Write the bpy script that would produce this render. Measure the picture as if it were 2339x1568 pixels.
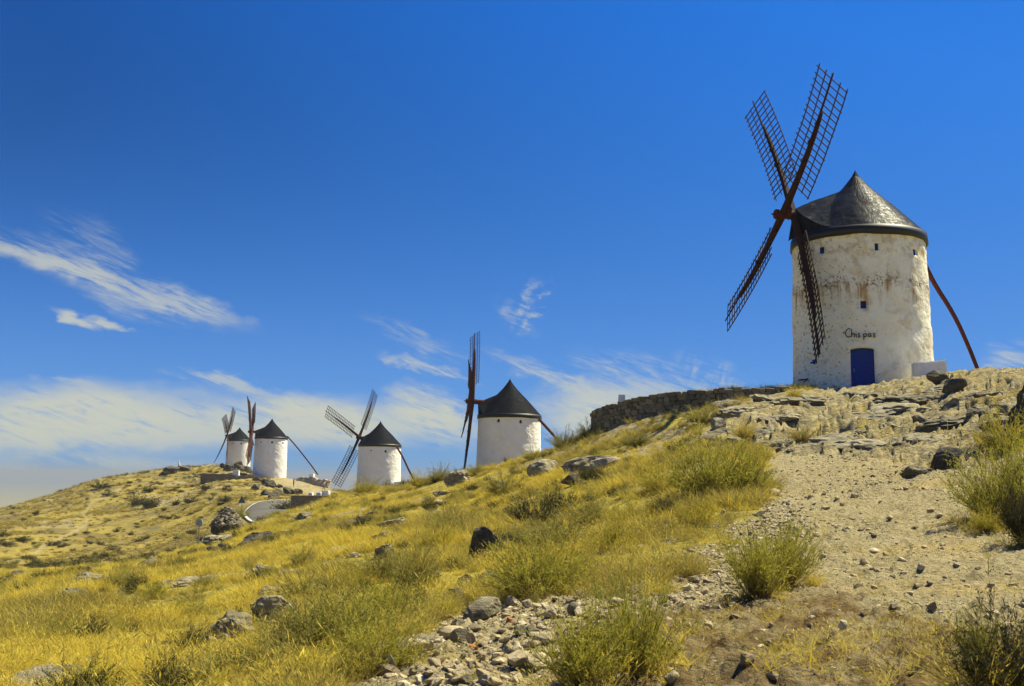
import bpy, bmesh, math, random
import numpy as np
from mathutils import Vector, Matrix

for o in list(bpy.data.objects):
    bpy.data.objects.remove(o)
SC = bpy.context.scene
COL = SC.collection
R = math.radians

# ------------------------------------------------------------------ camera
PITCH, ROLL, FPX = 7.8, 0.014, 2274.0
cam_d = bpy.data.cameras.new('camera')
cam = bpy.data.objects.new('camera', cam_d)
COL.objects.link(cam)
cam_d.sensor_width = 36.0
cam_d.lens = 35.0
cam_d.clip_start = 0.1
cam_d.clip_end = 60000
cam_d.dof.use_dof = True
cam_d.dof.focus_distance = 26.0
cam_d.dof.aperture_fstop = 8.0
CM = Matrix.Rotation(R(90 + PITCH), 3, 'X') @ Matrix.Rotation(ROLL, 3, 'Z')
cam.matrix_world = CM.to_4x4()
SC.camera = cam
CMn = np.array(CM)

# ------------------------------------------------------------------ sun, sky, exposure
SUN_AZ, SUN_EL = 60.0, 57.0          # azimuth clockwise from the view axis
sdir = Vector((math.sin(R(SUN_AZ)) * math.cos(R(SUN_EL)), math.cos(R(SUN_AZ)) * math.cos(R(SUN_EL)), math.sin(R(SUN_EL))))
sun_d = bpy.data.lights.new('sun', 'SUN')
sun_d.energy = 4.6
sun_d.angle = R(0.53)
sun_d.color = (1.0, 0.93, 0.66)
sun = bpy.data.objects.new('sun', sun_d)
COL.objects.link(sun)
sun.rotation_euler = sdir.to_track_quat('Z', 'Y').to_euler()
sun.location = sdir * 60
SC.view_settings.view_transform = 'Standard'
SC.view_settings.look = 'None'
SC.view_settings.gamma = 1.0
SC.view_settings.use_curve_mapping = False
SC.view_settings.exposure = 1.15


class NT:
    """tiny helper for building node trees"""
    def __init__(s, tree):
        s.t = tree

    def n(s, typ, ins=None, **props):
        nd = s.t.nodes.new(typ)
        for k, v in props.items():
            setattr(nd, k, v)
        for k, v in (ins or {}).items():
            sk = nd.inputs[k]
            if isinstance(v, bpy.types.NodeSocket):
                s.t.links.new(v, sk)
            elif v is not None:
                sk.default_value = v
        return nd

    def math(s, op, a, b=None, c=None, clamp=False):
        ins = {0: a}
        if b is not None:
            ins[1] = b
        if c is not None:
            ins[2] = c
        return s.n('ShaderNodeMath', ins, operation=op, use_clamp=clamp).outputs[0]

    def noise(s, vec, scale, detail=4.0, rough=0.55, dist=0.0, out='Fac'):
        return s.n('ShaderNodeTexNoise', {'Vector': vec, 'Scale': scale, 'Detail': detail, 'Roughness': rough, 'Distortion': dist}).outputs[out]

    def ramp(s, v, a, b, lo=0.0, hi=1.0):
        return s.n('ShaderNodeMapRange', {0: v, 1: a, 2: b, 3: lo, 4: hi}, interpolation_type='SMOOTHSTEP').outputs[0]

    def mix(s, f, a, b):
        def c(v):
            return v if isinstance(v, bpy.types.NodeSocket) else (*v, 1.0)
        nd = s.n('ShaderNodeMix', None, data_type='RGBA')
        for i, v in ((0, f), (6, c(a)), (7, c(b))):
            if isinstance(v, bpy.types.NodeSocket):
                s.t.links.new(v, nd.inputs[i])
            else:
                nd.inputs[i].default_value = v
        return nd.outputs[2]

    def scaled(s, vec, sc):
        return s.n('ShaderNodeVectorMath', {0: vec, 1: sc}, operation='MULTIPLY').outputs[0]

    def attr(s, name):
        return s.n('ShaderNodeAttribute', None, attribute_name=name)


def px_dir(px, py):
    v = CMn @ np.array([(px - 1169.5) / FPX, -(py - 784.0) / FPX, -1.0])
    return v


def P(px, py, d):
    """world point seen at photo point (px, py) at forward distance d"""
    v = px_dir(px, py)
    return v * d / v[1]


def azel(px, py):
    v = px_dir(px, py)
    return math.atan2(v[0], v[1]), math.atan2(v[2], math.hypot(v[0], v[1]))


def zc(zx, zy, o, s):
    return (o[0] + zx / s) / 1.0945, (o[1] + zy / s) / 1.0945


Z1 = ((1780, 140), 3.0157)
Z2 = ((1780, 540), 3.267)
Z3 = ((1100, 800), 3.7326)
Z4 = ((780, 960), 5.225)
Z5 = ((380, 960), 4.127)
Z6 = ((0, 1150), 2.599)
Z7 = ((900, 1150), 2.599)
Z8 = ((1700, 1150), 2.7198)
Z9 = ((1440, 900), 2.0884)

world = bpy.data.worlds.new('World')
SC.world = world
world.use_nodes = True
wt = world.node_tree
wt.nodes.clear()
W = NT(wt)
SKY_STRENGTH = 0.1
sky = W.n('ShaderNodeTexSky', None, sky_type='NISHITA', sun_disc=False)
sky.sun_elevation = R(SUN_EL)
sky.sun_rotation = R(SUN_AZ)
sky.altitude = 800
sky.air_density = 1.0
sky.dust_density = 0.0
sky.ozone_density = 6.0
skyc = W.n('ShaderNodeHueSaturation', {'Saturation': 1.3, 'Hue': 0.515, 'Value': 1.0, 'Color': sky.outputs[0]}).outputs[0]
# slide film response of the sky: shoulder per channel
_k = 0.155
_num = W.scaled(skyc, (0.59, 0.94, 1.46))
_den = W.n('ShaderNodeVectorMath', {0: skyc, 1: (4.6 * _k, 2.7 * _k, 1.9 * _k), 2: (1, 1, 1)}, operation='MULTIPLY_ADD').outputs[0]
skyc = W.n('ShaderNodeVectorMath', {0: _num, 1: _den}, operation='DIVIDE').outputs[0]
tcd = W.n('ShaderNodeTexCoord').outputs['Generated']
sx = W.n('ShaderNodeSeparateXYZ', {0: W.n('ShaderNodeVectorMath', {0: tcd}, operation='NORMALIZE').outputs[0]})
elv = W.math('ARCSINE', sx.outputs[2])
azv = W.math('ARCTAN2', sx.outputs[0], sx.outputs[1])
ae = W.n('ShaderNodeCombineXYZ', {0: azv, 1: elv}).outputs[0]


# polarised sky: darkest at right angles to the sun, the effect fading towards the hazy horizon
nd_ = W.n('ShaderNodeVectorMath', {0: tcd}, operation='NORMALIZE').outputs[0]
cosg = W.n('ShaderNodeVectorMath', {0: nd_, 1: tuple(sdir)}, operation='DOT_PRODUCT').outputs['Value']
c2 = W.math('MULTIPLY', cosg, cosg)
pol = W.math('DIVIDE', W.math('SUBTRACT', 1.0, c2), W.math('ADD', 1.0, c2))
kk = W.math('MULTIPLY', W.ramp(elv, R(3), R(24)), 1.15)
fac = W.math('MAXIMUM', W.math('SUBTRACT', 1.0, W.math('MULTIPLY', W.math('SUBTRACT', pol, 0.42), kk)), 0.60)
fac = W.math('MINIMUM', fac, 1.12)
skyc = W.n('ShaderNodeVectorMath', {0: skyc, 'Scale': fac}, operation='SCALE').outputs[0]


def streak_noise(angle, sx_, sy_, scale, detail=6, rough=0.6, dist=0.4, seed=0.0):
    rot = W.n('ShaderNodeVectorRotate', {'Vector': ae, 'Angle': -angle}, rotation_type='Z_AXIS').outputs[0]
    v = W.n('ShaderNodeVectorMath', {0: rot, 1: (sx_, sy_, 1), 2: (seed, seed * 1.7, seed)}, operation='MULTIPLY_ADD').outputs[0]
    return W.noise(v, scale, detail, rough, dist)


warp = W.n('ShaderNodeTexNoise', {'Vector': ae, 'Scale': 9.0, 'Detail': 3.0}).outputs['Color']
warp = W.n('ShaderNodeVectorMath', {0: warp, 1: (0.5, 0.5, 0.5)}, operation='SUBTRACT').outputs[0]
aew = W.n('ShaderNodeVectorMath', {0: warp, 1: (0.07, 0.035, 0), 2: ae}, operation='MULTIPLY_ADD').outputs[0]
warp2 = W.n('ShaderNodeTexNoise', {'Vector': W.scaled(ae, (1, 2.2, 1)), 'Scale': 34.0, 'Detail': 3.0, 'Roughness': 0.6}).outputs['Color']
warp2 = W.n('ShaderNodeVectorMath', {0: warp2, 1: (0.5, 0.5, 0.5)}, operation='SUBTRACT').outputs[0]
aew = W.n('ShaderNodeVectorMath', {0: warp2, 1: (0.05, 0.016, 0), 2: aew}, operation='MULTIPLY_ADD').outputs[0]


def cloud_patch(px0, py0, px1, py1, half, noise, lo, hi, amp):
    """an elongated wisp between two directions of the sky, half = half-width in photo px"""
    a0, e0 = azel(px0, py0)
    a1, e1 = azel(px1, py1)
    cx, cy = (a0 + a1) / 2, (e0 + e1) / 2
    L = math.hypot(a1 - a0, e1 - e0) / 2
    ang = math.atan2(e1 - e0, a1 - a0)
    d = W.n('ShaderNodeVectorMath', {0: aew, 1: (cx, cy, 0)}, operation='SUBTRACT').outputs[0]
    d = W.n('ShaderNodeVectorRotate', {'Vector': d, 'Angle': -ang}, rotation_type='Z_AXIS').outputs[0]
    d = W.scaled(d, (1 / L, FPX / half, 0))
    ln = W.n('ShaderNodeVectorMath', {0: d}, operation='LENGTH').outputs['Value']
    m = W.ramp(ln, 1.12, 0.30)
    f = W.ramp(W.math('ADD', noise, W.math('MULTIPLY', W.math('SUBTRACT', fine, 0.5), 1.0)), lo, hi)
    return W.math('MULTIPLY', W.math('MULTIPLY', m, f), amp)


nA = streak_noise(-0.34, 2.2, 12.0, 3.2, 8, 0.66, 0.9, 1.0)
nB = streak_noise(-0.05, 2.0, 7.0, 3.5, 7, 0.6, 0.8, 5.0)
nC = streak_noise(-0.45, 2.0, 14.0, 4.0, 8, 0.66, 1.0, 9.0)
nD = streak_noise(1.15, 3.0, 9.0, 5.0, 7, 0.65, 1.0, 3.0)
fine = streak_noise(-0.32, 3.5, 26.0, 6.0, 6, 0.72, 0.7, 13.0)
parts = [
    cloud_patch(-200, 480, 590, 765, 46, nA, 0.30, 0.66, 0.50),
    cloud_patch(-120, 545, 360, 665, 24, nA, 0.22, 0.58, 0.50),
    cloud_patch(280, 630, 580, 752, 34, nA, 0.24, 0.58, 0.48),
    cloud_patch(90, 490, 340, 640, 60, nC, 0.36, 0.75, 0.35),
    cloud_patch(95, 703, 245, 750, 15, nA, 0.22, 0.5, 0.80),
    cloud_patch(195, 718, 305, 745, 15, nA, 0.22, 0.5, 0.75),
    cloud_patch(-360, 975, 640, 935, 88, nB, 0.10, 0.46, 0.95),
    cloud_patch(260, 960, 1120, 965, 72, nB, 0.12, 0.5, 0.92),
    cloud_patch(-100, 1000, 500, 985, 40, nB, 0.05, 0.4, 0.60),
    cloud_patch(560, 905, 920, 1000, 46, nA, 0.26, 0.62, 0.65),
    cloud_patch(-200, 1075, 560, 1060, 40, nB, 0.28, 0.62, 0.60),
    cloud_patch(880, 895, 1120, 1010, 60, nA, 0.22, 0.58, 0.90),
    cloud_patch(1190, 935, 1600, 960, 85, nB, 0.12, 0.52, 0.92),
    cloud_patch(1080, 805, 1500, 940, 26, nC, 0.30, 0.62, 0.60),
    cloud_patch(1290, 815, 1660, 930, 54, nC, 0.36, 0.72, 0.50),
    cloud_patch(1520, 825, 1720, 910, 60, nD, 0.34, 0.68, 0.50),
    cloud_patch(810, 735, 1090, 845, 34, nC, 0.36, 0.74, 0.42),
    cloud_patch(850, 810, 1100, 885, 14, nC, 0.30, 0.62, 0.60),
    cloud_patch(370, 835, 660, 905, 17, nC, 0.30, 0.62, 0.60),
    cloud_patch(80, 852, 260, 893, 12, nC, 0.30, 0.62, 0.50),
    cloud_patch(1200, 770, 1232, 635, 20, nD, 0.32, 0.66, 0.50),
    cloud_patch(1130, 680, 1245, 765, 44, nD, 0.38, 0.75, 0.38),
    cloud_patch(2220, 835, 2460, 805, 44, nB, 0.25, 0.7, 0.70),
]
# the same low bank of cloud and thin cirrus go on all round the horizon
out_l = W.ramp(azv, azel(-260, 784)[0] - 0.02, azel(-700, 784)[0])
out_r = W.ramp(azv, azel(2500, 784)[0], azel(2900, 784)[0])
outside = W.math('MAXIMUM', out_l, out_r)
bank = W.math('MULTIPLY', W.ramp(elv, 0.20, 0.06), W.ramp(nB, 0.36, 0.66))
parts.append(W.math('MULTIPLY', W.math('MULTIPLY', bank, outside), 0.75))
tot = None
for p in parts:
    inv = W.math('SUBTRACT', 1.0, p)
    tot = inv if tot is None else W.math('MULTIPLY', tot, inv)
cov = W.math('SUBTRACT', 1.0, tot, clamp=True)
CL = 0.28 / SKY_STRENGTH
withc = W.mix(cov, skyc, (CL * 0.97, CL * 1.0, CL * 0.84))
bg = W.n('ShaderNodeBackground', {'Color': withc, 'Strength': SKY_STRENGTH})
wo = W.n('ShaderNodeOutputWorld', {'Surface': bg.outputs[0]})


# ------------------------------------------------------------------ object helpers
def tag(o, label=None, cat=None, group=None, kind=None):
    for k, v in (('label', label), ('category', cat), ('group', group), ('kind', kind)):
        if v:
            o[k] = v
    return o


def empty(name, loc, label=None, cat=None, group=None):
    o = bpy.data.objects.new(name, None)
    o.empty_display_size = 0.3
    COL.objects.link(o)
    o.location = loc
    return tag(o, label, cat, group)


def link(name, me, parent=None, loc=None):
    o = bpy.data.objects.new(name, me)
    COL.objects.link(o)
    if parent:
        o.parent = parent
    if loc is not None:
        o.location = loc
    return o


def np_mesh(name, verts, faces, m=None, smooth=False):
    """faces: array (n,3) or (n,4)"""
    me = bpy.data.meshes.new(name)
    verts = np.asarray(verts, np.float32)
    faces = np.asarray(faces, np.int32)
    me.vertices.add(len(verts))
    me.vertices.foreach_set('co', verts.ravel())
    k = faces.shape[1]
    me.loops.add(faces.size)
    me.loops.foreach_set('vertex_index', faces.ravel())
    me.polygons.add(len(faces))
    me.polygons.foreach_set('loop_start', np.arange(0, faces.size, k, dtype=np.int32))
    me.polygons.foreach_set('use_smooth', np.full(len(faces), smooth, bool))
    me.update(calc_edges=True)
    if m:
        me.materials.append(m)
    return me


class MB:
    """collects simple shapes into one mesh"""
    def __init__(s):
        s.v, s.f = [], []

    def add(s, v, f):
        b = len(s.v)
        s.v += [tuple(q) for q in v]
        s.f += [tuple(i + b for i in q) for q in f]

    def box(s, c, sx, sy, sz, rot=None):
        pts = []
        for i in (-1, 1):
            for j in (-1, 1):
                for k in (-1, 1):
                    q = Vector((i * sx / 2, j * sy / 2, k * sz / 2))
                    if rot is not None:
                        q = rot @ q
                    pts.append(Vector(c) + q)
        s.add(pts, [(0, 1, 3, 2), (4, 6, 7, 5), (0, 4, 5, 1), (2, 3, 7, 6), (0, 2, 6, 4), (1, 5, 7, 3)])

    def tube(s, pts, radii, n=8, caps=True, up=None, flat=1.0):
        pts = [Vector(p) for p in pts]
        rings = []
        ref = Vector(up) if up is not None else None
        for i, p in enumerate(pts):
            t = (pts[min(i + 1, len(pts) - 1)] - pts[max(i - 1, 0)]).normalized()
            rf = ref if ref is not None else (Vector((0, 0, 1)) if abs(t.z) < 0.9 else Vector((1, 0, 0)))
            a = t.cross(rf).normalized()
            b = a.cross(t).normalized()
            r = radii[i] if isinstance(radii, (list, tuple)) else radii
            off = math.pi / n
            rings.append([p + (a * math.cos(off + 2 * math.pi * k / n) + b * flat * math.sin(off + 2 * math.pi * k / n)) * r for k in range(n)])
        v = [q for ring in rings for q in ring]
        f = []
        for i in range(len(pts) - 1):
            for k in range(n):
                f.append((i * n + k, i * n + (k + 1) % n, (i + 1) * n + (k + 1) % n, (i + 1) * n + k))
        if caps:
            f.append(tuple(range(n - 1, -1, -1)))
            f.append(tuple((len(pts) - 1) * n + k for k in range(n)))
        s.add(v, f)

    def mesh(s, name, m, smooth=False):
        me = bpy.data.meshes.new(name)
        me.from_pydata(s.v, [], s.f)
        me.update()
        if m:
            me.materials.append(m)
        if smooth:
            for p in me.polygons:
                p.use_smooth = True
        return me

    def build(s, name, m, parent=None, loc=None, smooth=False):
        return link(name, s.mesh(name, m, smooth), parent, loc)


ORD = ['first', 'second', 'third', 'fourth', 'fifth', 'sixth', 'seventh', 'eighth', 'ninth', 'tenth', 'eleventh', 'twelfth', 'thirteenth', 'fourteenth', 'fifteenth']


def relabel(items, fmt, bands):
    """items: (object, photo x, photo y); rows from top to bottom, counted from the left inside a row"""
    items = sorted(items, key=lambda q: q[2])
    k = len(bands)
    n = len(items)
    for b_ in range(k):
        row = sorted(items[b_ * n // k:(b_ + 1) * n // k], key=lambda q: q[1])
        for i, q in enumerate(row):
            q[0]['label'] = fmt % (ORD[i], bands[b_])


# ------------------------------------------------------------------ numpy noise
def _h(ix, iy, iz, seed):
    n = (ix * 374761393 + iy * 668265263 + iz * 2147483647 * 3 + seed * 1274126177) & 0xFFFFFFFF
    n = ((n ^ (n >> 13)) * 1274126177) & 0xFFFFFFFF
    n = ((n ^ (n >> 15)) * 2246822519) & 0xFFFFFFFF
    return ((n ^ (n >> 16)) & 0xFFFFFF) / float(0xFFFFFF)


def vnoise(x, y, z=None, seed=0):
    x = np.asarray(x, float)
    y = np.asarray(y, float)
    x0 = np.floor(x).astype(np.int64)
    y0 = np.floor(y).astype(np.int64)
    fx, fy = x - x0, y - y0
    fx = fx * fx * fx * (fx * (fx * 6 - 15) + 10)
    fy = fy * fy * fy * (fy * (fy * 6 - 15) + 10)

    def plane(iz):
        a = _h(x0, y0, iz, seed); b = _h(x0 + 1, y0, iz, seed)
        c = _h(x0, y0 + 1, iz, seed); d = _h(x0 + 1, y0 + 1, iz, seed)
        return (a * (1 - fx) + b * fx) * (1 - fy) + (c * (1 - fx) + d * fx) * fy
    if z is None:
        return plane(np.zeros_like(x0)) * 2 - 1
    z = np.asarray(z, float)
    z0 = np.floor(z).astype(np.int64)
    fz = z - z0
    fz = fz * fz * (3 - 2 * fz)
    return (plane(z0) * (1 - fz) + plane(z0 + 1) * fz) * 2 - 1


def fbm(x, y, z=None, o=4, seed=0, gain=0.5):
    t, a, s = 0.0, 1.0, 0.0
    for i in range(o):
        k = 2.03 ** i
        c, sn = math.cos(i * 0.7), math.sin(i * 0.7)
        t = t + a * vnoise((x * c - y * sn) * k, (x * sn + y * c) * k, None if z is None else z * k, seed + i)
        s += a
        a *= gain
    return t / s


def sstep(x, a, b):
    t = np.clip((x - a) / (b - a), 0, 1)
    return t * t * (3 - 2 * t)


def project(X, Y, Z):
    v = CMn.T @ np.stack([X.ravel(), Y.ravel(), Z.ravel()])
    w = np.where(-v[2] < 0.01, 0.01, -v[2])
    ok = -v[2] > 0.05
    return np.where(ok, 1169.5 + FPX * v[0] / w, 1e6).reshape(X.shape), np.where(ok, 784 - FPX * v[1] / w, 1e6).reshape(X.shape)


def in_poly(px, py, poly):
    ins = np.zeros(px.shape, bool)
    n = len(poly)
    for i in range(n):
        x1, y1 = poly[i]
        x2, y2 = poly[(i + 1) % n]
        c = ((y1 > py) != (y2 > py))
        xi = (x2 - x1) * (py - y1) / ((y2 - y1) if y2 != y1 else 1e-9) + x1
        ins ^= c & (px < xi)
    return ins

# ------------------------------------------------------------------ terrain shape
# (photo x, photo y, forward distance) of ground seen in the photograph
CP = [
    # foreground
    (0, 1568, 8.6), (300, 1568, 8.0), (600, 1568, 7.2), (1000, 1568, 5.9), (1300, 1568, 5.2), (1700, 1568, 4.7), (2050, 1568, 4.5), (2339, 1568, 4.4),
    (0, 1480, 13), (600, 1480, 10.5), (1170, 1480, 7.6), (1700, 1480, 6.2), (2339, 1480, 5.8),
    (0, 1400, 21), (300, 1400, 18.5), (600, 1400, 15), (900, 1400, 12.2), (1170, 1400, 10.2), (1450, 1400, 8.8), (1700, 1400, 8.0), (2000, 1400, 7.6), (2339, 1400, 7.4),
    (0, 1320, 52), (200, 1330, 34), (400, 1320, 29), (700, 1310, 22), (1000, 1310, 17), (1300, 1310, 13.5), (1600, 1310, 11), (2000, 1310, 10), (2339, 1310, 9.5),
    (700, 1240, 36), (900, 1230, 30), (1170, 1230, 22), (1450, 1220, 17), (1700, 1210, 15), (2000, 1200, 14), (2339, 1200, 12.5),
    (800, 1185, 47), (1000, 1170, 40), (1200, 1150, 32), (1450, 1130, 25), (1700, 1110, 21), (2000, 1100, 19.5), (2339, 1090, 16.5),
    (900, 1140, 60), (1050, 1115, 53), (1200, 1085, 46), (1400, 1050, 38), (1650, 1030, 29), (1850, 1020, 28), (2050, 1010, 27), (2339, 1000, 22),
    (1450, 984, 45.5), (1550, 965, 44), (1700, 960, 36), (1900, 945, 36), (2100, 935, 34.5), (2339, 925, 28),
    # near crest
    (780, 1132, 72), (850, 1120, 74), (920, 1112, 74), (1000, 1092, 70), (1085, 1078, 65), (1180, 1055, 60), (1280, 1020, 55.5), (1355, 995, 51.5),
    (1640, 940, 43.6), (1740, 913, 43.5), (1800, 896, 44.5), (1880, 895, 46.5), (1960, 890, 47), (2040, 878, 45.5), (2100, 870, 44.5), (2170, 856, 43), (2250, 850, 42), (2339, 850, 40), (2420, 850, 37),
    # near/far transition on the left: valley with the signs and the road
    (665, 1180, 63), (700, 1174, 64), (740, 1156, 67), (640, 1190, 62), (600, 1204, 60), (560, 1230, 52), (480, 1285, 42), (350, 1310, 36),
    (450, 1252, 80), (520, 1215, 88), (553, 1178, 126), (300, 1270, 95), (150, 1290, 85), (0, 1290, 90),
    (585, 1196, 103), (640, 1175, 112), (700, 1172, 112), (570, 1165, 120), (576, 1154, 131), (600, 1147, 138), (665, 1145, 143), (720, 1143, 146), (640, 1160, 125), (700, 1160, 125),
    # far hill
    (0, 1230, 130), (150, 1220, 140), (300, 1200, 150), (450, 1190, 142), (0, 1195, 165), (150, 1180, 170), (300, 1150, 176), (440, 1140, 172), (530, 1140, 155),
    (0, 1172, 190), (90, 1150, 200), (200, 1108, 215), (290, 1087, 228), (370, 1073, 240), (440, 1066, 252), (510, 1064, 262),
    (460, 1106, 196), (530, 1100, 196), (600, 1096, 196), (540, 1085, 206), (580, 1087, 208), (650, 1089, 206), (520, 1072, 240),
    (620, 1118, 196), (680, 1112, 196), (740, 1118, 188), (700, 1098, 202), (755, 1116, 190), (790, 1125, 185),
    # behind the crests
    (860, 1126, 100), (868, 1122, 156), (868, 1122, 166), (960, 1130, 140), (1050, 1105, 100), (1160, 1100, 102), (1160, 1100, 112), (1280, 1090, 105), (1180, 1100, 80), (1350, 1060, 75),
    (1420, 935, 53), (1500, 918, 51), (1600, 905, 50), (1700, 899, 49),
    (1963, 893, 49.3), (1963, 897, 53), (1963, 905, 58), (2200, 885, 52), (2339, 885, 52), (2200, 900, 60), (1700, 912, 60), (1500, 960, 62),
    (2000, 1000, 80), (2300, 1000, 80), (1600, 1050, 90), (2000, 1150, 140), (1500, 1170, 160), (1170, 1170, 180), (900, 1170, 240),
    (546, 1075, 285), (546, 1080, 295), (620, 1095, 225), (740, 1130, 215), (0, 1230, 300), (300, 1130, 300), (420, 1100, 300),
]
pts = []
for (px, py, d) in CP:
    v = P(px, py, d)
    rho = math.hypot(v[0], v[1])
    pts.append((math.atan2(v[0], v[1]), math.log(rho), v[2] / rho))
for a in range(-180, 180, 20):
    side = math.sin(R(a))
    if abs(a) > 35:
        for rho in (3, 10, 30, 60, 120, 250, 480):
            z = -1.6 + side * (0.10 * min(rho, 30) + 0.02 * max(0, min(rho, 60) - 30)) - 0.00026 * rho ** 2
            if a in (-40, 40):
                z += (-.4 if a < 0 else .6) * (rho > 5)
            pts.append((R(a), math.log(rho), z / rho))
            if a == -180:
                pts.append((math.pi, math.log(rho), z / rho))
    else:
        pts.append((R(a), math.log(480), -62 / 480))
    for rho in (1.0, 2.2):
        pts.append((R(a), math.log(rho), (-1.62 + 0.05 * side * rho) / rho))
pts = np.array(pts)
KX = 3.6


def tps(x0, y0, f, x, y, lam=2e-3):
    def k(r2):
        return 0.5 * r2 * np.log(r2 + 1e-12)
    n = len(x0)
    A = np.zeros((n + 3, n + 3))
    A[:n, :n] = k((x0[:, None] - x0) ** 2 + (y0[:, None] - y0) ** 2) + lam * np.eye(n)
    A[:n, n] = 1; A[:n, n + 1] = x0; A[:n, n + 2] = y0
    A[n:, :n] = A[:n, n:].T
    w = np.linalg.solve(A, np.concatenate([f, np.zeros(3)]))
    out = np.empty(x.shape)
    for i in range(len(x)):
        out[i] = k((x[i][:, None] - x0) ** 2 + (y[i][:, None] - y0) ** 2) @ w[:n] + w[n] + w[n + 1] * x[i] + w[n + 2] * y[i]
    return out


caz = np.concatenate([np.linspace(-math.pi, -0.62, 40), np.linspace(-0.60, 0.60, 200), np.linspace(0.62, math.pi, 40)])
clr = np.linspace(math.log(0.5), math.log(520), 190)
CA, CL_ = np.meshgrid(caz, clr, indexing='ij')
cs = tps(pts[:, 0] * KX, pts[:, 1], pts[:, 2], CA * KX, CL_)


def bilin(ga, gl, g, a, l):
    ia = np.clip(np.interp(a, ga, np.arange(len(ga))), 0, len(ga) - 1.001)
    il = np.clip(np.interp(l, gl, np.arange(len(gl))), 0, len(gl) - 1.001)
    i, j = ia.astype(int), il.astype(int)
    u, v = ia - i, il - j
    return (g[i, j] * (1 - u) + g[i + 1, j] * u) * (1 - v) + (g[i, j + 1] * (1 - u) + g[i + 1, j + 1] * u) * v


# fine polar grid: dense in the field of view, coarse elsewhere
HALF = 0.56
faz = np.concatenate([np.linspace(-math.pi, -HALF - 0.02, 60), np.linspace(-HALF, HALF, 840), np.linspace(HALF + 0.02, math.pi, 60)])
flr = np.concatenate([[math.log(0.02)], np.linspace(math.log(0.7), math.log(3.4), 40, endpoint=False), np.linspace(math.log(3.4), math.log(75), 430, endpoint=False),
                      np.linspace(math.log(75), math.log(330), 130, endpoint=False), np.linspace(math.log(330), math.log(500), 16)])
A2, L2 = np.meshgrid(faz, flr, indexing='ij')
RHO = np.exp(L2)
S2 = bilin(caz, clr, cs, A2, L2)
X2, Y2 = RHO * np.sin(A2), RHO * np.cos(A2)
Z2g = S2 * RHO
Z2g[:, 0] = -1.62
PX, PY = project(X2, Y2, Z2g)
wob = 26 * fbm(X2 * 0.9, Y2 * 0.9, o=3, seed=11) * np.clip(14 / RHO, 0.25, 1.5)
PXw, PYw = PX + wob * 2, PY + wob
near = RHO < 49
# bare path and stony ground on the right
PATH = [(2800, 1010), (2339, 1000), (2180, 1030), (1990, 1010), (1800, 1000), (1735, 1050), (1765, 1120), (1720, 1200), (1640, 1260), (1600, 1320), (1450, 1350),
        (1180, 1385), (1040, 1410), (900, 1490), (760, 1600), (700, 1800), (2900, 1800)]
ROCKY = [(1640, 1010), (1660, 960), (1830, 905), (1960, 880), (2100, 860), (2339, 830), (2900, 800), (2900, 1000), (2339, 1010), (2220, 1075), (2120, 1060), (1960, 1050), (1800, 1040)]
GRAV = [(1000, 1420), (1180, 1380), (1350, 1340), (1560, 1290), (1700, 1200), (1760, 1130), (1850, 1200), (1800, 1320), (1660, 1400), (1400, 1430), (1330, 1500), (1280, 1600), (700, 1600), (880, 1490)]


def soft(poly, sel):
    t = np.zeros(PX.shape)
    for k in range(5):
        t += in_poly(PX + wob * (0.6 + 0.5 * k) + 9 * (k - 2), PY + wob * (0.4 + 0.3 * k) + 6 * math.sin(k * 2.1), poly)
    return t / 5 * sel


dirt = soft(PATH, near)
rocky = soft(ROCKY, (RHO < 54) & (RHO > 10))
grav = soft(GRAV, near)
far = sstep(RHO, 70, 105)
# far bare terrace beside the far mills and the footpath there
DRV = [(600, 1100), (655, 1088), (690, 1100), (760, 1125), (740, 1140), (660, 1120), (610, 1104)]
dirt = np.maximum(dirt, soft(DRV, (RHO > 140) & (RHO < 230)))
TRAIL = [zc(*q, *Z6) for q in ((220, 600), (380, 520), (560, 420), (575, 395), (540, 355), (590, 290), (640, 255), (780, 190))]
td = np.full(PX.shape, 1e9)
for (xa, ya), (xb, yb) in zip(TRAIL[:-1], TRAIL[1:]):
    dx, dy = xb - xa, yb - ya
    t = np.clip(((PX - xa) * dx + (PY - ya) * dy) / (dx * dx + dy * dy), 0, 1)
    td = np.minimum(td, np.hypot(PX - xa - t * dx, PY - ya - t * dy))
trail = sstep(td + 3 * fbm(X2 * .4, Y2 * .4, o=2, seed=3), 4.5, 1.5) * (RHO > 80) * (RHO < 240)
dirt = np.maximum(dirt, trail * 0.8)
# road bed kept smooth
ROADC = [(670, 1205, 97), (628, 1187, 106), (603, 1165, 119), (606, 1156, 128), (630, 1151, 136), (670, 1149, 140), (740, 1147, 143)]
rc = np.array([P(*q)[:2] for q in ROADC])


def chaikin(p, n=3):
    for _ in range(n):
        q = [p[0]]
        for a, b in zip(p[:-1], p[1:]):
            q += [a * 0.75 + b * 0.25, a * 0.25 + b * 0.75]
        q.append(p[-1])
        p = np.array(q)
    return p


rcs = chaikin(rc)
rd = np.full(X2.shape, 1e9)
selr = (RHO > 85) & (RHO < 165)
dd = np.min(np.hypot(X2[selr][:, None] - rcs[:, 0], Y2[selr][:, None] - rcs[:, 1]), axis=1)
rd[selr] = dd
road = sstep(rd, 6.5, 4.0)
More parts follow.
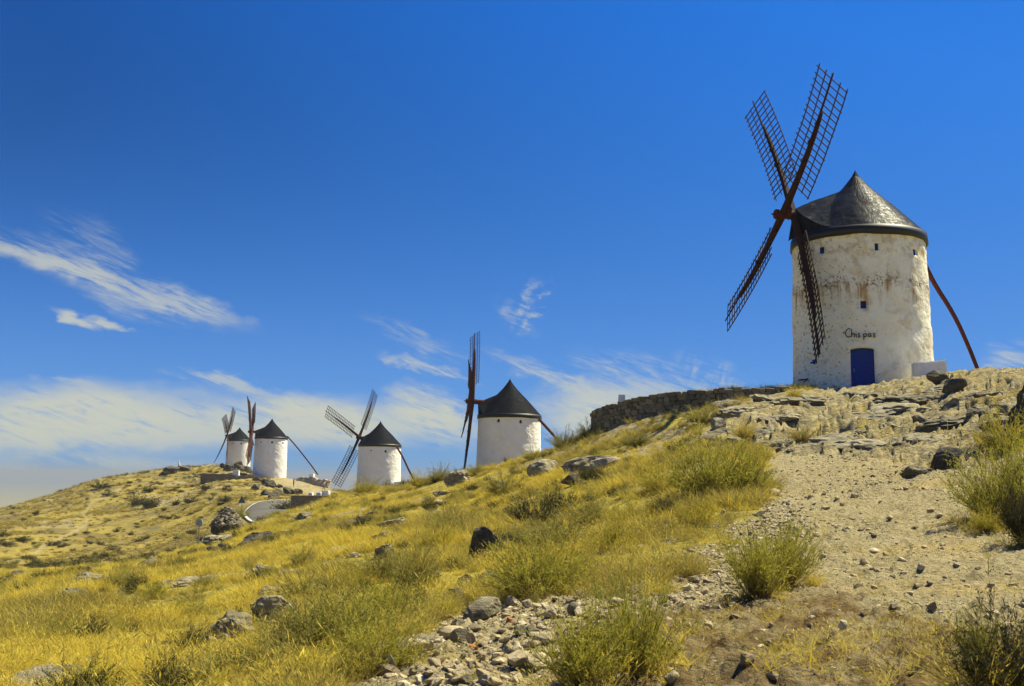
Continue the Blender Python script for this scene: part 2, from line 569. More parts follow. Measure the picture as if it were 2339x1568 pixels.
# relief
soil = np.clip(1 - rocky, 0, 1)
sizecap = np.clip(RHO * 0.03, 0.06, 1)
Z2g = Z2g + soil * (1 - road) * (0.10 * fbm(X2 * 0.45, Y2 * 0.45, o=3, seed=21) * np.clip(RHO / 10, .3, 1) + 0.035 * fbm(X2 * 2.1, Y2 * 2.1, o=4, seed=22))
Z2g += (1 - dirt) * soil * (1 - road) * 0.05 * np.abs(fbm(X2 * 1.3, Y2 * 1.3, o=3, seed=23)) * 1.5
lump = np.clip(fbm(X2 * 7, Y2 * 7, o=3, seed=24) - 0.12, 0, 1)
Z2g += dirt * near * (0.085 * lump + 0.035 * fbm(X2 * 14, Y2 * 14, o=3, seed=25)) * np.clip(24 / RHO, 0.4, 1)
rough_low = in_poly(PX, PY, [(1450, 1420), (1700, 1390), (2100, 1430), (2400, 1480), (2400, 1700), (1200, 1700)]) * near
Z2g += rough_low * 0.085 * np.clip(fbm(X2 * 5.0, Y2 * 5.0, o=4, seed=29), -.2, 1)
# limestone ledges: tilted saw-tooth beds broken up by cracks
wx = X2 + 1.2 * fbm(X2 * 0.22, Y2 * 0.22, o=2, seed=31)
wy = Y2 + 0.30 * X2 + 1.5 * fbm(X2 * 0.16, Y2 * 0.30, o=3, seed=32)


def saw(t, k=0.80):
    f = t - np.floor(t)
    f = np.where(f < k, f / k, (1 - f) / (1 - k))
    return f * f * (3 - 2 * f)


blocks = np.clip(0.5 + 0.9 * fbm(X2 * 0.28, Y2 * 0.5, o=3, seed=33), 0, 1)
tt_l = 0.85 * wy + 2.6 * fbm(X2 * 0.30, Y2 * 0.62, o=4, seed=34)
fr_l = tt_l - np.floor(tt_l)
terr = np.floor(tt_l) + sstep(fr_l, 0.86, 1.0) - tt_l
tt_s = 2.1 * wy + 2.4 * fbm(X2 * 0.7, Y2 * 1.3, o=3, seed=47)
terr_s = np.floor(tt_s) + sstep(tt_s - np.floor(tt_s), 0.84, 1.0) - tt_s
led = 0.5 + 0.58 * terr * (0.35 + blocks) + 0.14 * terr_s * np.clip(0.5 + fbm(X2 * 0.4, Y2 * 0.7, o=2, seed=35), 0, 1)
rid = 1 - np.abs(fbm(wx * 0.35, wy * 0.9, o=4, seed=36)) * 2
led += 0.12 * np.clip(rid, -1, 1) + 0.045 * fbm(X2 * 1.6, Y2 * 2.2, o=3, seed=37)
crack = sstep(np.abs(fbm(wx * 0.5, wy * 0.9, o=3, seed=38)), 0.06, 0.0)
led -= 0.18 * crack
Z2g += rocky * (led - 0.38) * 1.15
outc = sstep(fbm(X2 * 0.12 + 3, Y2 * 0.16, o=4, seed=41), 0.26, 0.42) * (1 - dirt) * (1 - rocky) * (RHO > 12) * (RHO < 75)
Z2g += outc * (0.28 * np.clip(led, -0.3, 1))
farrock = sstep(fbm(X2 * 0.10, Y2 * 0.10, o=5, seed=42, gain=.62), 0.22, 0.34) * far * (1 - road) * (1 - trail) * (RHO < 300)
Z2g += farrock * 0.55 * np.abs(fbm(X2 * .9, Y2 * .9, o=3, seed=43))
Z2g += far * (1 - road) * 0.35 * fbm(X2 * 0.16, Y2 * 0.16, o=4, seed=44)
rockmask = np.clip(rocky * sstep(led + 0.35 * fbm(X2 * 1.2, Y2 * 1.2, o=4, seed=45), -0.05, 0.25) + outc * 0.9 + farrock * 0.8, 0, 1)
green = np.clip(0.5 + 1.1 * fbm(X2 * 0.22, Y2 * 0.30, o=4, seed=51), 0, 1)


def gz(a, l):
    return bilin(faz, flr, Z2g, np.asarray(a, float), np.asarray(l, float))


def gz_xy(x, y):
    x, y = np.asarray(x, float), np.asarray(y, float)
    return gz(np.arctan2(x, y), np.log(np.hypot(x, y)))


def gattr(g, x, y):
    x, y = np.asarray(x, float), np.asarray(y, float)
    return bilin(faz, flr, g, np.arctan2(x, y), np.log(np.hypot(x, y)))


_ml = np.linspace(math.log(2.0), math.log(400), 3500)


def hit(px, py, dmin=0):
    """ground point seen at photo point, else None"""
    a, e = azel(px, py)
    rr = np.exp(_ml)
    g = gz(np.full_like(_ml, a), _ml)
    z = rr * math.tan(e)
    idx = np.nonzero((g >= z) & (rr > dmin))[0]
    if len(idx) == 0:
        return None
    i = idx[0]
    return Vector((rr[i] * math.sin(a), rr[i] * math.cos(a), float(g[i])))


def hit_safe(px, py, dmin=0):
    for k in range(60):
        h = hit(px, py + k * 1.5, dmin)
        if h is not None:
            return h
    raise RuntimeError('no ground at %s %s' % (px, py))


# outer plain, joined to the same sheet
rings = np.exp(np.linspace(math.log(500), math.log(17000), 34))[1:]
na, nl = A2.shape
zb = Z2g[:, -1]
VX, VY, VZ = [X2], [Y2], [Z2g]
ext_x = np.sin(faz)[:, None] * rings
ext_y = np.cos(faz)[:, None] * rings
tt = sstep(np.log(rings), math.log(480), math.log(2600))
ext_z = zb[:, None] * (1 - tt) + (-165.0) * tt + 5 * fbm(ext_x * 0.0008, ext_y * 0.0008, o=4, seed=61) * tt
VX = np.concatenate([X2, ext_x], 1); VY = np.concatenate([Y2, ext_y], 1); VZ = np.concatenate([Z2g, ext_z], 1)
nlt = VX.shape[1]
# duplicate the first column at the seam
verts = np.stack([VX, VY, VZ], -1).reshape(-1, 3)
ii, jj = np.meshgrid(np.arange(na - 1), np.arange(nlt - 1), indexing='ij')
b = ii * nlt + jj
faces = np.stack([b, b + 1, b + nlt + 1, b + nlt], -1).reshape(-1, 4)[:, ::-1]
seam = np.arange(nlt - 1) + (na - 1) * nlt
s2 = np.arange(nlt - 1)
faces = np.concatenate([faces, np.stack([seam, seam + 1, s2 + 1, s2], -1)[:, ::-1]])
me = np_mesh('ground', verts, faces, None, True)


def put_attr(me, name, grid):
    full = np.zeros((na, nlt), np.float32)
    full[:, :nl] = grid
    a = me.attributes.new(name, 'FLOAT', 'POINT')
    a.data.foreach_set('value', full.ravel())


put_attr(me, 'dirt', dirt)
put_attr(me, 'rock', rockmask)
put_attr(me, 'grav', grav)
put_attr(me, 'green', green)
put_attr(me, 'far', far)
put_attr(me, 'scrub', soft([(1480, 1400), (1640, 1370), (1800, 1335), (2060, 1390), (2400, 1470), (2400, 1900), (1200, 1900), (1250, 1500)], near))
GROUND_ME = me


# ------------------------------------------------------------------ materials
def material(name, rough=0.9, spec=0.2):
    m = bpy.data.materials.new(name)
    m.use_nodes = True
    t = NT(m.node_tree)
    bsdf = m.node_tree.nodes['Principled BSDF']
    bsdf.inputs['Roughness'].default_value = rough
    bsdf.inputs['Specular IOR Level'].default_value = spec
    return m, t, bsdf


def setc(t, bsdf, col):
    if isinstance(col, bpy.types.NodeSocket):
        t.t.links.new(col, bsdf.inputs['Base Color'])
    else:
        bsdf.inputs['Base Color'].default_value = (*col, 1)


def bump(t, bsdf, h, strength=0.5, dist=0.02):
    b = t.n('ShaderNodeBump', {'Height': h, 'Strength': strength, 'Distance': dist})
    t.t.links.new(b.outputs[0], bsdf.inputs['Normal'])


STRAW = (0.46, 0.375, 0.050)
OCHRE = (0.23, 0.185, 0.050)
OLIVE = (0.115, 0.105, 0.025)
SOIL = (0.37, 0.31, 0.165)


def ground_material():
    m, t, b = material('ground', 0.95, 0.1)
    pos = t.n('ShaderNodeNewGeometry').outputs['Position']
    n1 = t.noise(pos, 0.35, 6, 0.6, 0.3)
    n2 = t.noise(pos, 2.3, 6, 0.65)
    n3 = t.noise(pos, 14.0, 5, 0.7)
    n4 = t.noise(pos, 60.0, 4, 0.7)
    nf = t.noise(pos, 0.11, 9, 0.72, 0.5)
    grass = t.mix(t.ramp(n2, 0.35, 0.65), OCHRE, STRAW)
    grass = t.mix(t.math('MULTIPLY', t.ramp(n1, 0.45, 0.7), 0.6), grass, OLIVE)
    grass = t.mix(t.math('MULTIPLY', t.ramp(n3, 0.52, 0.75), 0.55), grass, (0.10, 0.075, 0.03))
    farg = t.mix(t.ramp(nf, 0.40, 0.60), (0.31, 0.24, 0.050), (0.16, 0.125, 0.045))
    farg = t.mix(t.math('MULTIPLY', t.ramp(t.noise(pos, 0.9, 7, 0.7), 0.50, 0.66), 0.7), farg, (0.115, 0.09, 0.032))
    farg = t.mix(t.math('MULTIPLY', t.ramp(t.noise(pos, 0.33, 8, 0.7, 0.6), 0.56, 0.66), 0.7), farg, (0.09, 0.08, 0.04))
    grass = t.mix(t.attr('far').outputs['Fac'], grass, farg)
    dirt = t.mix(t.ramp(n2, 0.3, 0.7), (0.28, 0.23, 0.115), SOIL)
    dirt = t.mix(t.math('MULTIPLY', t.ramp(n3, 0.48, 0.66), 0.65), dirt, (0.19, 0.145, 0.075))
    dirt = t.mix(t.math('MULTIPLY', t.ramp(n4, 0.56, 0.75), 0.55), dirt, (0.56, 0.47, 0.31))
    dirt = t.mix(t.math('MULTIPLY', t.ramp(n1, 0.52, 0.7), 0.45), dirt, (0.44, 0.30, 0.075))
    rs = t.scaled(pos, (0.5, 1.6, 3.0))
    nr = t.noise(rs, 1.6, 8, 0.7, 0.8)
    rockc = t.mix(t.ramp(nr, 0.35, 0.65), (0.16, 0.135, 0.08), (0.37, 0.315, 0.175))
    rockc = t.mix(t.math('MULTIPLY', t.ramp(t.noise(pos, 5.0, 6, 0.7), 0.52, 0.68), 0.7), rockc, (0.075, 0.065, 0.048))
    rockc = t.mix(t.math('MULTIPLY', t.ramp(n2, 0.56, 0.7), 0.5), rockc, (0.44, 0.32, 0.10))
    dirt = t.mix(t.math('MULTIPLY', t.attr('scrub').outputs['Fac'], t.ramp(n2, 0.30, 0.62)), dirt, (0.14, 0.088, 0.032))
    rockc = t.mix(t.math('MULTIPLY', t.ramp(t.noise(pos, 0.8, 5, 0.65), 0.50, 0.62), 0.75), rockc, (0.30, 0.225, 0.075))
    c = t.mix(t.attr('dirt').outputs['Fac'], grass, dirt)
    c = t.mix(t.attr('rock').outputs['Fac'], c, rockc)
    setc(t, b, c)
    vor = t.n('ShaderNodeTexVoronoi', {'Vector': pos, 'Scale': 16.0}).outputs['Distance']
    hh = t.math('ADD', t.math('MULTIPLY', n3, 1.0), t.math('MULTIPLY', n4, 0.5))
    hh = t.math('ADD', hh, t.math('MULTIPLY', nr, 2.0))
    hh = t.math('SUBTRACT', hh, t.math('MULTIPLY', vor, 0.5))
    bump(t, b, hh, 0.9, 0.06)
    return m


M_GROUND = ground_material()
GROUND_ME.materials.append(M_GROUND)
ground = link('ground', GROUND_ME)
tag(ground, kind='structure')


def rock_material(name, dark, mid, light):
    m, t, b = material(name, 0.92, 0.15)
    tc = t.n('ShaderNodeTexCoord').outputs['Object']
    oi = t.n('ShaderNodeObjectInfo').outputs['Random']
    pos = t.n('ShaderNodeNewGeometry').outputs['Position']
    n1 = t.noise(t.scaled(pos, (1.0, 1.0, 2.6)), 2.2, 8, 0.68, 0.6)
    n2 = t.noise(pos, 11.0, 6, 0.7)
    c = t.mix(t.ramp(n1, 0.33, 0.68), dark, mid)
    c = t.mix(t.math('MULTIPLY', t.ramp(n2, 0.5, 0.7), 0.75), c, light)
    c = t.mix(t.math('MULTIPLY', t.ramp(t.noise(pos, 6.0, 5, 0.7), 0.55, 0.7), 0.6), c, tuple(v * 0.5 for v in dark))
    hv = t.n('ShaderNodeHueSaturation', {'Value': t.ramp(oi, 0, 1, 0.8, 1.2), 'Color': c}).outputs[0]
    setc(t, b, hv)
    bump(t, b, t.math('ADD', n1, t.math('MULTIPLY', n2, 0.5)), 0.9, 0.08)
    return m


M_ROCK = rock_material('lichen_rock', (0.15, 0.13, 0.085), (0.29, 0.25, 0.155), (0.42, 0.37, 0.23))
M_DARKROCK = rock_material('dark_rock', (0.05, 0.044, 0.032), (0.11, 0.096, 0.066), (0.20, 0.175, 0.12))
M_PALE = rock_material('pale_stone', (0.28, 0.225, 0.135), (0.44, 0.36, 0.225), (0.58, 0.50, 0.35))


def random_stone_material(name, a, bcol, c):
    m, t, b = material(name, 0.9, 0.2)
    oi = t.n('ShaderNodeObjectInfo').outputs['Random']
    pos = t.n('ShaderNodeNewGeometry').outputs['Position']
    n = t.noise(pos, 30.0, 5, 0.7)
    cc = t.mix(t.ramp(oi, 0.0, 0.55), a, bcol)
    cc = t.mix(t.ramp(oi, 0.72, 1.0), cc, c)
    cc = t.mix(t.math('MULTIPLY', t.ramp(n, 0.45, 0.7), 0.5), cc, tuple(v * 0.55 for v in a))
    setc(t, b, cc)
    bump(t, b, n, 0.7, 0.02)
    return m


M_PEBBLE = random_stone_material('pebbles', (0.20, 0.155, 0.09), (0.39, 0.315, 0.18), (0.55, 0.465, 0.30))
M_WALLSTONE = random_stone_material('wall_stones', (0.11, 0.095, 0.062), (0.205, 0.175, 0.112), (0.27, 0.23, 0.15))
M_MORTAR = rock_material('wall_core', (0.04, 0.034, 0.024), (0.07, 0.06, 0.04), (0.10, 0.085, 0.06))
M_FARWALL = rock_material('masonry', (0.17, 0.135, 0.08), (0.27, 0.215, 0.125), (0.36, 0.29, 0.17))


def plant_material(name, c1, c2, c3=None, transl=0.3):
    m, t, b = material(name, 0.8, 0.15)
    oi = t.n('ShaderNodeObjectInfo').outputs['Random']
    pos = t.n('ShaderNodeNewGeometry').outputs['Position']
    n = t.noise(pos, 0.45, 3, 0.6)
    isl = t.n('ShaderNodeNewGeometry').outputs['Random Per Island']
    f = t.math('ADD', t.math('MULTIPLY', t.math('SUBTRACT', n, 0.5), 2.2), t.math('ADD', t.math('MULTIPLY', oi, 0.35), t.math('MULTIPLY', t.math('SUBTRACT', isl, 0.25), 0.9)), clamp=True)
    c = t.mix(f, c1, c2)
    if c3:
        c = t.mix(t.math('MAXIMUM', t.ramp(oi, 0.75, 1.0), t.ramp(isl, 0.72, 0.95)), c, c3)
    c = t.mix(t.math('MULTIPLY', t.ramp(isl, 0.16, 0.0), 0.75), c, tuple(v * 0.35 for v in c2))
    setc(t, b, c)
    tr = t.n('ShaderNodeBsdfTranslucent', {'Color': c})
    mx = t.n('ShaderNodeMixShader', {0: transl, 1: b.outputs[0], 2: tr.outputs[0]})
    out = [n for n in m.node_tree.nodes if n.type == 'OUTPUT_MATERIAL'][0]
    m.node_tree.links.new(mx.outputs[0], out.inputs[0])
    return m


M_DRYGRASS = plant_material('dry_grass', (0.64, 0.495, 0.048), (0.43, 0.335, 0.055), (0.68, 0.55, 0.12), 0.35)
M_DULLGRASS = plant_material('dull_grass', (0.34, 0.275, 0.060), (0.44, 0.345, 0.065), (0.20, 0.17, 0.05), 0.35)
M_HILLGRASS = plant_material('hill_grass', (0.38, 0.29, 0.048), (0.21, 0.16, 0.050), (0.40, 0.315, 0.07), 0.3)
M_HILLDULL = plant_material('hill_grass_dull', (0.17, 0.13, 0.045), (0.26, 0.19, 0.052), None, 0.3)
M_BROOM = plant_material('broom_green', (0.42, 0.375, 0.050), (0.25, 0.245, 0.040), None, 0.35)
M_BROOMY = plant_material('broom_yellow', (0.50, 0.42, 0.052), (0.32, 0.28, 0.045), None, 0.35)
M_GREY = plant_material('grey_green', (0.36, 0.315, 0.070), (0.21, 0.195, 0.050), None, 0.3)
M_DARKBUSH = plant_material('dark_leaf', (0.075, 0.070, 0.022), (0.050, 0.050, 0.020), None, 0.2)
M_TWIG = plant_material('twig', (0.17, 0.115, 0.045), (0.24, 0.17, 0.06), None, 0.1)


def whitewash(name, base, dirty, main=False):
    m, t, b = material(name, 0.85, 0.2)
    tc = t.n('ShaderNodeTexCoord').outputs['Object']
    s = t.n('ShaderNodeSeparateXYZ', {0: tc})
    ang = t.math('ARCTAN2', s.outputs[0], s.outputs[1])
    n1 = t.noise(tc, 1.1, 6, 0.65, 0.4)
    n2 = t.noise(tc, 7.0, 6, 0.7)
    n3 = t.noise(tc, 26.0, 4, 0.7)
    c = t.mix(t.math('MULTIPLY', t.ramp(n1, 0.42, 0.72), 0.65), base, dirty)
    if main:
        z = s.outputs[2]
        cyl = t.n('ShaderNodeCombineXYZ', {0: t.math('MULTIPLY', ang, 3.4), 1: z, 2: 0.0}).outputs[0]
        # ochre bleeding through the lime wash
        c = t.mix(t.math('MULTIPLY', t.ramp(t.noise(cyl, 0.9, 7, 0.7, 0.6), 0.50, 0.68), 0.55), c, (0.52, 0.37, 0.17))
        # ragged ring of failed render about two thirds up, with drips under it
        lo = t.noise(t.scaled(cyl, (1, 0, 0)), 0.55, 5, 0.65)
        zz = t.math('SUBTRACT', z, t.math('MULTIPLY', lo, 1.5))
        ring = t.ramp(t.math('ABSOLUTE', t.math('SUBTRACT', zz, 4.85)), 0.62, 0.05)
        rag = t.ramp(t.noise(cyl, 3.4, 8, 0.78, 1.4), 0.49, 0.57)
        patch = t.ramp(t.noise(cyl, 0.8, 3, 0.5), 0.40, 0.56)
        drip = t.noise(t.scaled(cyl, (3.4, 0.28, 1)), 1.0, 5, 0.65)
        below = t.math('MULTIPLY', t.ramp(zz, 3.2, 4.6), t.ramp(zz, 4.95, 4.75))
        df = t.math('MULTIPLY', t.math('MULTIPLY', t.ramp(drip, 0.44, 0.62), below), t.math('MULTIPLY', t.ramp(t.noise(cyl, 0.7, 2, 0.5), 0.32, 0.50), 0.95))
        c = t.mix(df, c, (0.40, 0.215, 0.055))
        rf = t.math('MULTIPLY', t.math('MULTIPLY', ring, rag), t.math('ADD', t.math('MULTIPLY', patch, 0.7), 0.25))
        c = t.mix(rf, c, (0.17, 0.095, 0.035))
        # pock marks, thicker on the windward left side and the foot
        left = t.ramp(s.outputs[0], 1.0, -3.2)
        pock = t.noise(cyl, 6.5, 7, 0.72, 0.8)
        th = t.math('SUBTRACT', 0.645, t.math('MULTIPLY', left, 0.085))
        pf = t.ramp(t.math('SUBTRACT', pock, th), 0.0, 0.035)
        c = t.mix(t.math('MULTIPLY', pf, 0.8), c, (0.20, 0.125, 0.06))
        top = t.math('MULTIPLY', t.ramp(z, 6.4, 7.2), t.ramp(t.noise(cyl, 2.4, 6, 0.7), 0.45, 0.65))
        c = t.mix(t.math('MULTIPLY', top, 0.6), c, (0.50, 0.33, 0.13))
        foot = t.math('MULTIPLY', t.ramp(z, 0.9, 0.15), t.ramp(t.noise(t.scaled(cyl, (0.6, 2, 1)), 3.0, 6, 0.7), 0.48, 0.62))
        c = t.mix(t.math('MULTIPLY', foot, 0.75), c, (0.33, 0.27, 0.19))
    else:
        pf = t.ramp(t.noise(tc, 4.0, 6, 0.7), 0.66, 0.72)
        c = t.mix(t.math('MULTIPLY', pf, 0.4), c, (0.36, 0.28, 0.18))
    setc(t, b, c)
    v = t.n('ShaderNodeTexVoronoi', {'Vector': t.n('ShaderNodeVectorMath', {0: t.n('ShaderNodeTexNoise', {'Vector': tc, 'Scale': 2.0, 'Detail': 2.0}).outputs['Color'], 1: tc}, operation='ADD').outputs[0], 'Scale': 3.2}, feature='SMOOTH_F1').outputs['Distance']
    h = t.math('ADD', t.math('MULTIPLY', n2, 0.7), t.math('SUBTRACT', t.math('MULTIPLY', n3, 0.35), t.math('MULTIPLY', v, 1.1)))
    bump(t, b, h, 0.7, 0.06 if main else 0.075)
    return m


M_LIME_MAIN = whitewash('weathered_limewash', (0.90, 0.87, 0.70), (0.80, 0.70, 0.47), True)
M_LIME = whitewash('white_limewash', (0.87, 0.84, 0.76), (0.78, 0.72, 0.60))


def roof_material(name, col, rough, main=False):
    m, t, b = material(name, rough, 0.022 if main else 0.02)
    tc = t.n('ShaderNodeTexCoord').outputs['Object']
    n1 = t.noise(tc, 1.3, 5, 0.6, 0.5)
    n2 = t.noise(tc, 5.0, 6, 0.65)
    c = t.mix(t.ramp(n1, 0.4, 0.68), col, tuple(v * 1.9 for v in col))
    setc(t, b, c)
    r = t.ramp(n2, 0.3, 0.7, rough - 0.1, rough + 0.15)
    m.node_tree.links.new(r, b.inputs['Roughness'])
    s = t.n('ShaderNodeSeparateXYZ', {0: tc})
    ang = t.math('ARCTAN2', s.outputs[0], s.outputs[1])
    h = t.math('ADD', t.math('MULTIPLY', n1, 1.4), t.math('MULTIPLY', n2, 0.4))
    if main:
        wr = t.noise(t.n('ShaderNodeCombineXYZ', {0: t.math('MULTIPLY', ang, 2.2), 1: t.math('MULTIPLY', s.outputs[2], 0.5), 2: 0.0}).outputs[0], 1.6, 5, 0.6, 1.2)
        h = t.math('ADD', h, t.math('MULTIPLY', wr, 1.8))
    bump(t, b, h, 0.5, 0.045 if main else 0.03)
    return m


M_CAP_MAIN = roof_material('tarred_sheet', (0.007, 0.009, 0.015), 0.42, True)
M_CAP = roof_material('grey_roof', (0.006, 0.0065, 0.009), 0.65)
M_RIM, _t, _b = material('black_rim', 0.5, 0.4)
setc(_t, _b, (0.006, 0.0065, 0.010))


def wood_material(name, c1, c2):
    m, t, b = material(name, 0.75, 0.1)
    tc = t.n('ShaderNodeTexCoord').outputs['Object']
    n = t.noise(tc, 5.0, 6, 0.7, 0.6)
    setc(t, b, t.mix(t.ramp(n, 0.35, 0.65), c1, c2))
    bump(t, b, t.noise(tc, 18.0, 5, 0.7), 0.6, 0.02)
    return m


M_RED = wood_material('oxblood_paint', (0.105, 0.022, 0.016), (0.06, 0.016, 0.012))
M_DARKWOOD = wood_material('dark_oxblood', (0.045, 0.016, 0.012), (0.028, 0.012, 0.010))
M_BROWN = wood_material('weathered_brown', (0.095, 0.030, 0.018), (0.055, 0.020, 0.013))


def plain(name, col, rough=0.8, spec=0.25, var=0.25, scale=8.0):
    m, t, b = material(name, rough, spec)
    tc = t.n('ShaderNodeTexCoord').outputs['Object']
    n = t.noise(tc, scale, 5, 0.65)
    setc(t, b, t.mix(t.ramp(n, 0.35, 0.7), col, tuple(v * (1 - var) for v in col)))
    bump(t, b, n, 0.3, 0.01)
    return m


M_BLUE = plain('blue_paint', (0.014, 0.045, 0.30), 0.6, 0.15)
M_BLUEWIN = plain('blue_shutter', (0.010, 0.022, 0.13), 0.55)
M_DARKPANE = plain('dark_opening', (0.012, 0.013, 0.018), 0.4)
M_INK = plain('faded_black_paint', (0.075, 0.060, 0.042), 0.9, 0.1, 0.4, 20)
M_WHITE = plain('white_block', (0.82, 0.80, 0.74), 0.85, 0.2, 0.15, 4)
M_ASPHALT = plain('asphalt', (0.115, 0.106, 0.085), 0.9, 0.2, 0.25, 1.2)
M_CROSSLINE = plain('dark_cross_line', (0.06, 0.055, 0.05), 0.9)
M_LINE = plain('road_paint', (0.72, 0.70, 0.58), 0.8, 0.2, 0.3, 3)
M_METAL = plain('galvanised', (0.20, 0.21, 0.22), 0.5, 0.5)
M_SIGNBACK = plain('sign_back', (0.34, 0.37, 0.42), 0.6, 0.4)
M_SIGNDARK = plain('sign_back_dark', (0.085, 0.09, 0.105), 0.6, 0.4)
M_SKIN = plain('skin', (0.48, 0.28, 0.18), 0.6)
M_CLOTHBLUE = plain('blue_cloth', (0.05, 0.09, 0.33), 0.9)
M_CLOTHWHITE = plain('white_cloth', (0.75, 0.72, 0.70), 0.9)
M_CLOTHGREY = plain('grey_cloth', (0.14, 0.13, 0.13), 0.9)
M_HAIR = plain('dark_hair', (0.02, 0.014, 0.01), 0.7)
M_SHOE = plain('shoe', (0.08, 0.06, 0.05), 0.8)


# ------------------------------------------------------------------ road
def draped_strip(name, centre, half_l, half_r, lift, m, step=None):
    c = chaikin(np.array(centre), 2) if step is None else centre
    rows, nw = [], 7
    for i in range(len(c)):
        t = c[min(i + 1, len(c) - 1)] - c[max(i - 1, 0)]
        t = t / np.hypot(*t)
        nrm = np.array([-t[1], t[0]])
        for k in range(nw):
            o = -half_r + (half_l + half_r) * k / (nw - 1)
            p = c[i] + nrm * o
            rows.append((p[0], p[1], float(gz_xy(p[0], p[1])) + lift))
    f = [(i * nw + k, i * nw + k + 1, (i + 1) * nw + k + 1, (i + 1) * nw + k) for i in range(len(c) - 1) for k in range(nw - 1)]
    me = np_mesh(name, rows, f, m, True)
    return me


ROAD_H = 2.7
road_me = draped_strip('road', rcs, ROAD_H, ROAD_H, 0.10, M_ASPHALT)
# the road is a thin slab: give it sides
bmr = bmesh.new(); bmr.from_mesh(road_me)
ex = bmesh.ops.extrude_face_region(bmr, geom=bmr.faces[:])
bmesh.ops.translate(bmr, verts=[g for g in ex['geom'] if isinstance(g, bmesh.types.BMVert)], vec=(0, 0, -0.5))
bmesh.ops.recalc_face_normals(bmr, faces=bmr.faces[:])
bmr.to_mesh(road_me); bmr.free()
road_o = tag(link('road', road_me), kind='structure')


def offset_line(c, off):
    out = []
    for i in range(len(c)):
        t = c[min(i + 1, len(c) - 1)] - c[max(i - 1, 0)]
        t = t / np.hypot(*t)
        out.append(c[i] + np.array([-t[1], t[0]]) * off)
    return np.array(out)


rc2 = chaikin(rcs, 2)
left_edge = offset_line(rc2, ROAD_H - 0.25) if True else None
for e_ in (left_edge,):
    me_ = draped_strip('edge_line', e_, 0.13, 0.13, 0.14, M_LINE, step=1)
    link('edge_line', me_, road_o)
ja, jb = P(572, 1167, 119.5), P(660, 1167, 119.5)
jl = np.array([ja[:2] + (jb[:2] - ja[:2]) * k / 12 for k in range(13)])
link('dark_cross_line', draped_strip('dark_cross_line', jl, 0.14, 0.14, 0.145, M_CROSSLINE, step=1), road_o)  # thin dark line laid across the road


# ------------------------------------------------------------------ windmills
CAPP = ([0, .02, .06, .125, .22, .38, .56, .77, 1.0], [1.0, .965, .90, .825, .72, .575, .42, .215, 0.0])


def ray_cyl(px, py, axis, rad):
    v = px_dir(px, py)
    a = v[0] ** 2 + v[1] ** 2
    bq = -2 * (v[0] * axis[0] + v[1] * axis[1])
    c = axis[0] ** 2 + axis[1] ** 2 - rad ** 2
    disc = max(bq * bq - 4 * a * c, 0)
    t = (-bq - math.sqrt(disc)) / (2 * a)
    p = v * t
    return math.atan2(p[0] - axis[0], p[1] - axis[1]), p[2]


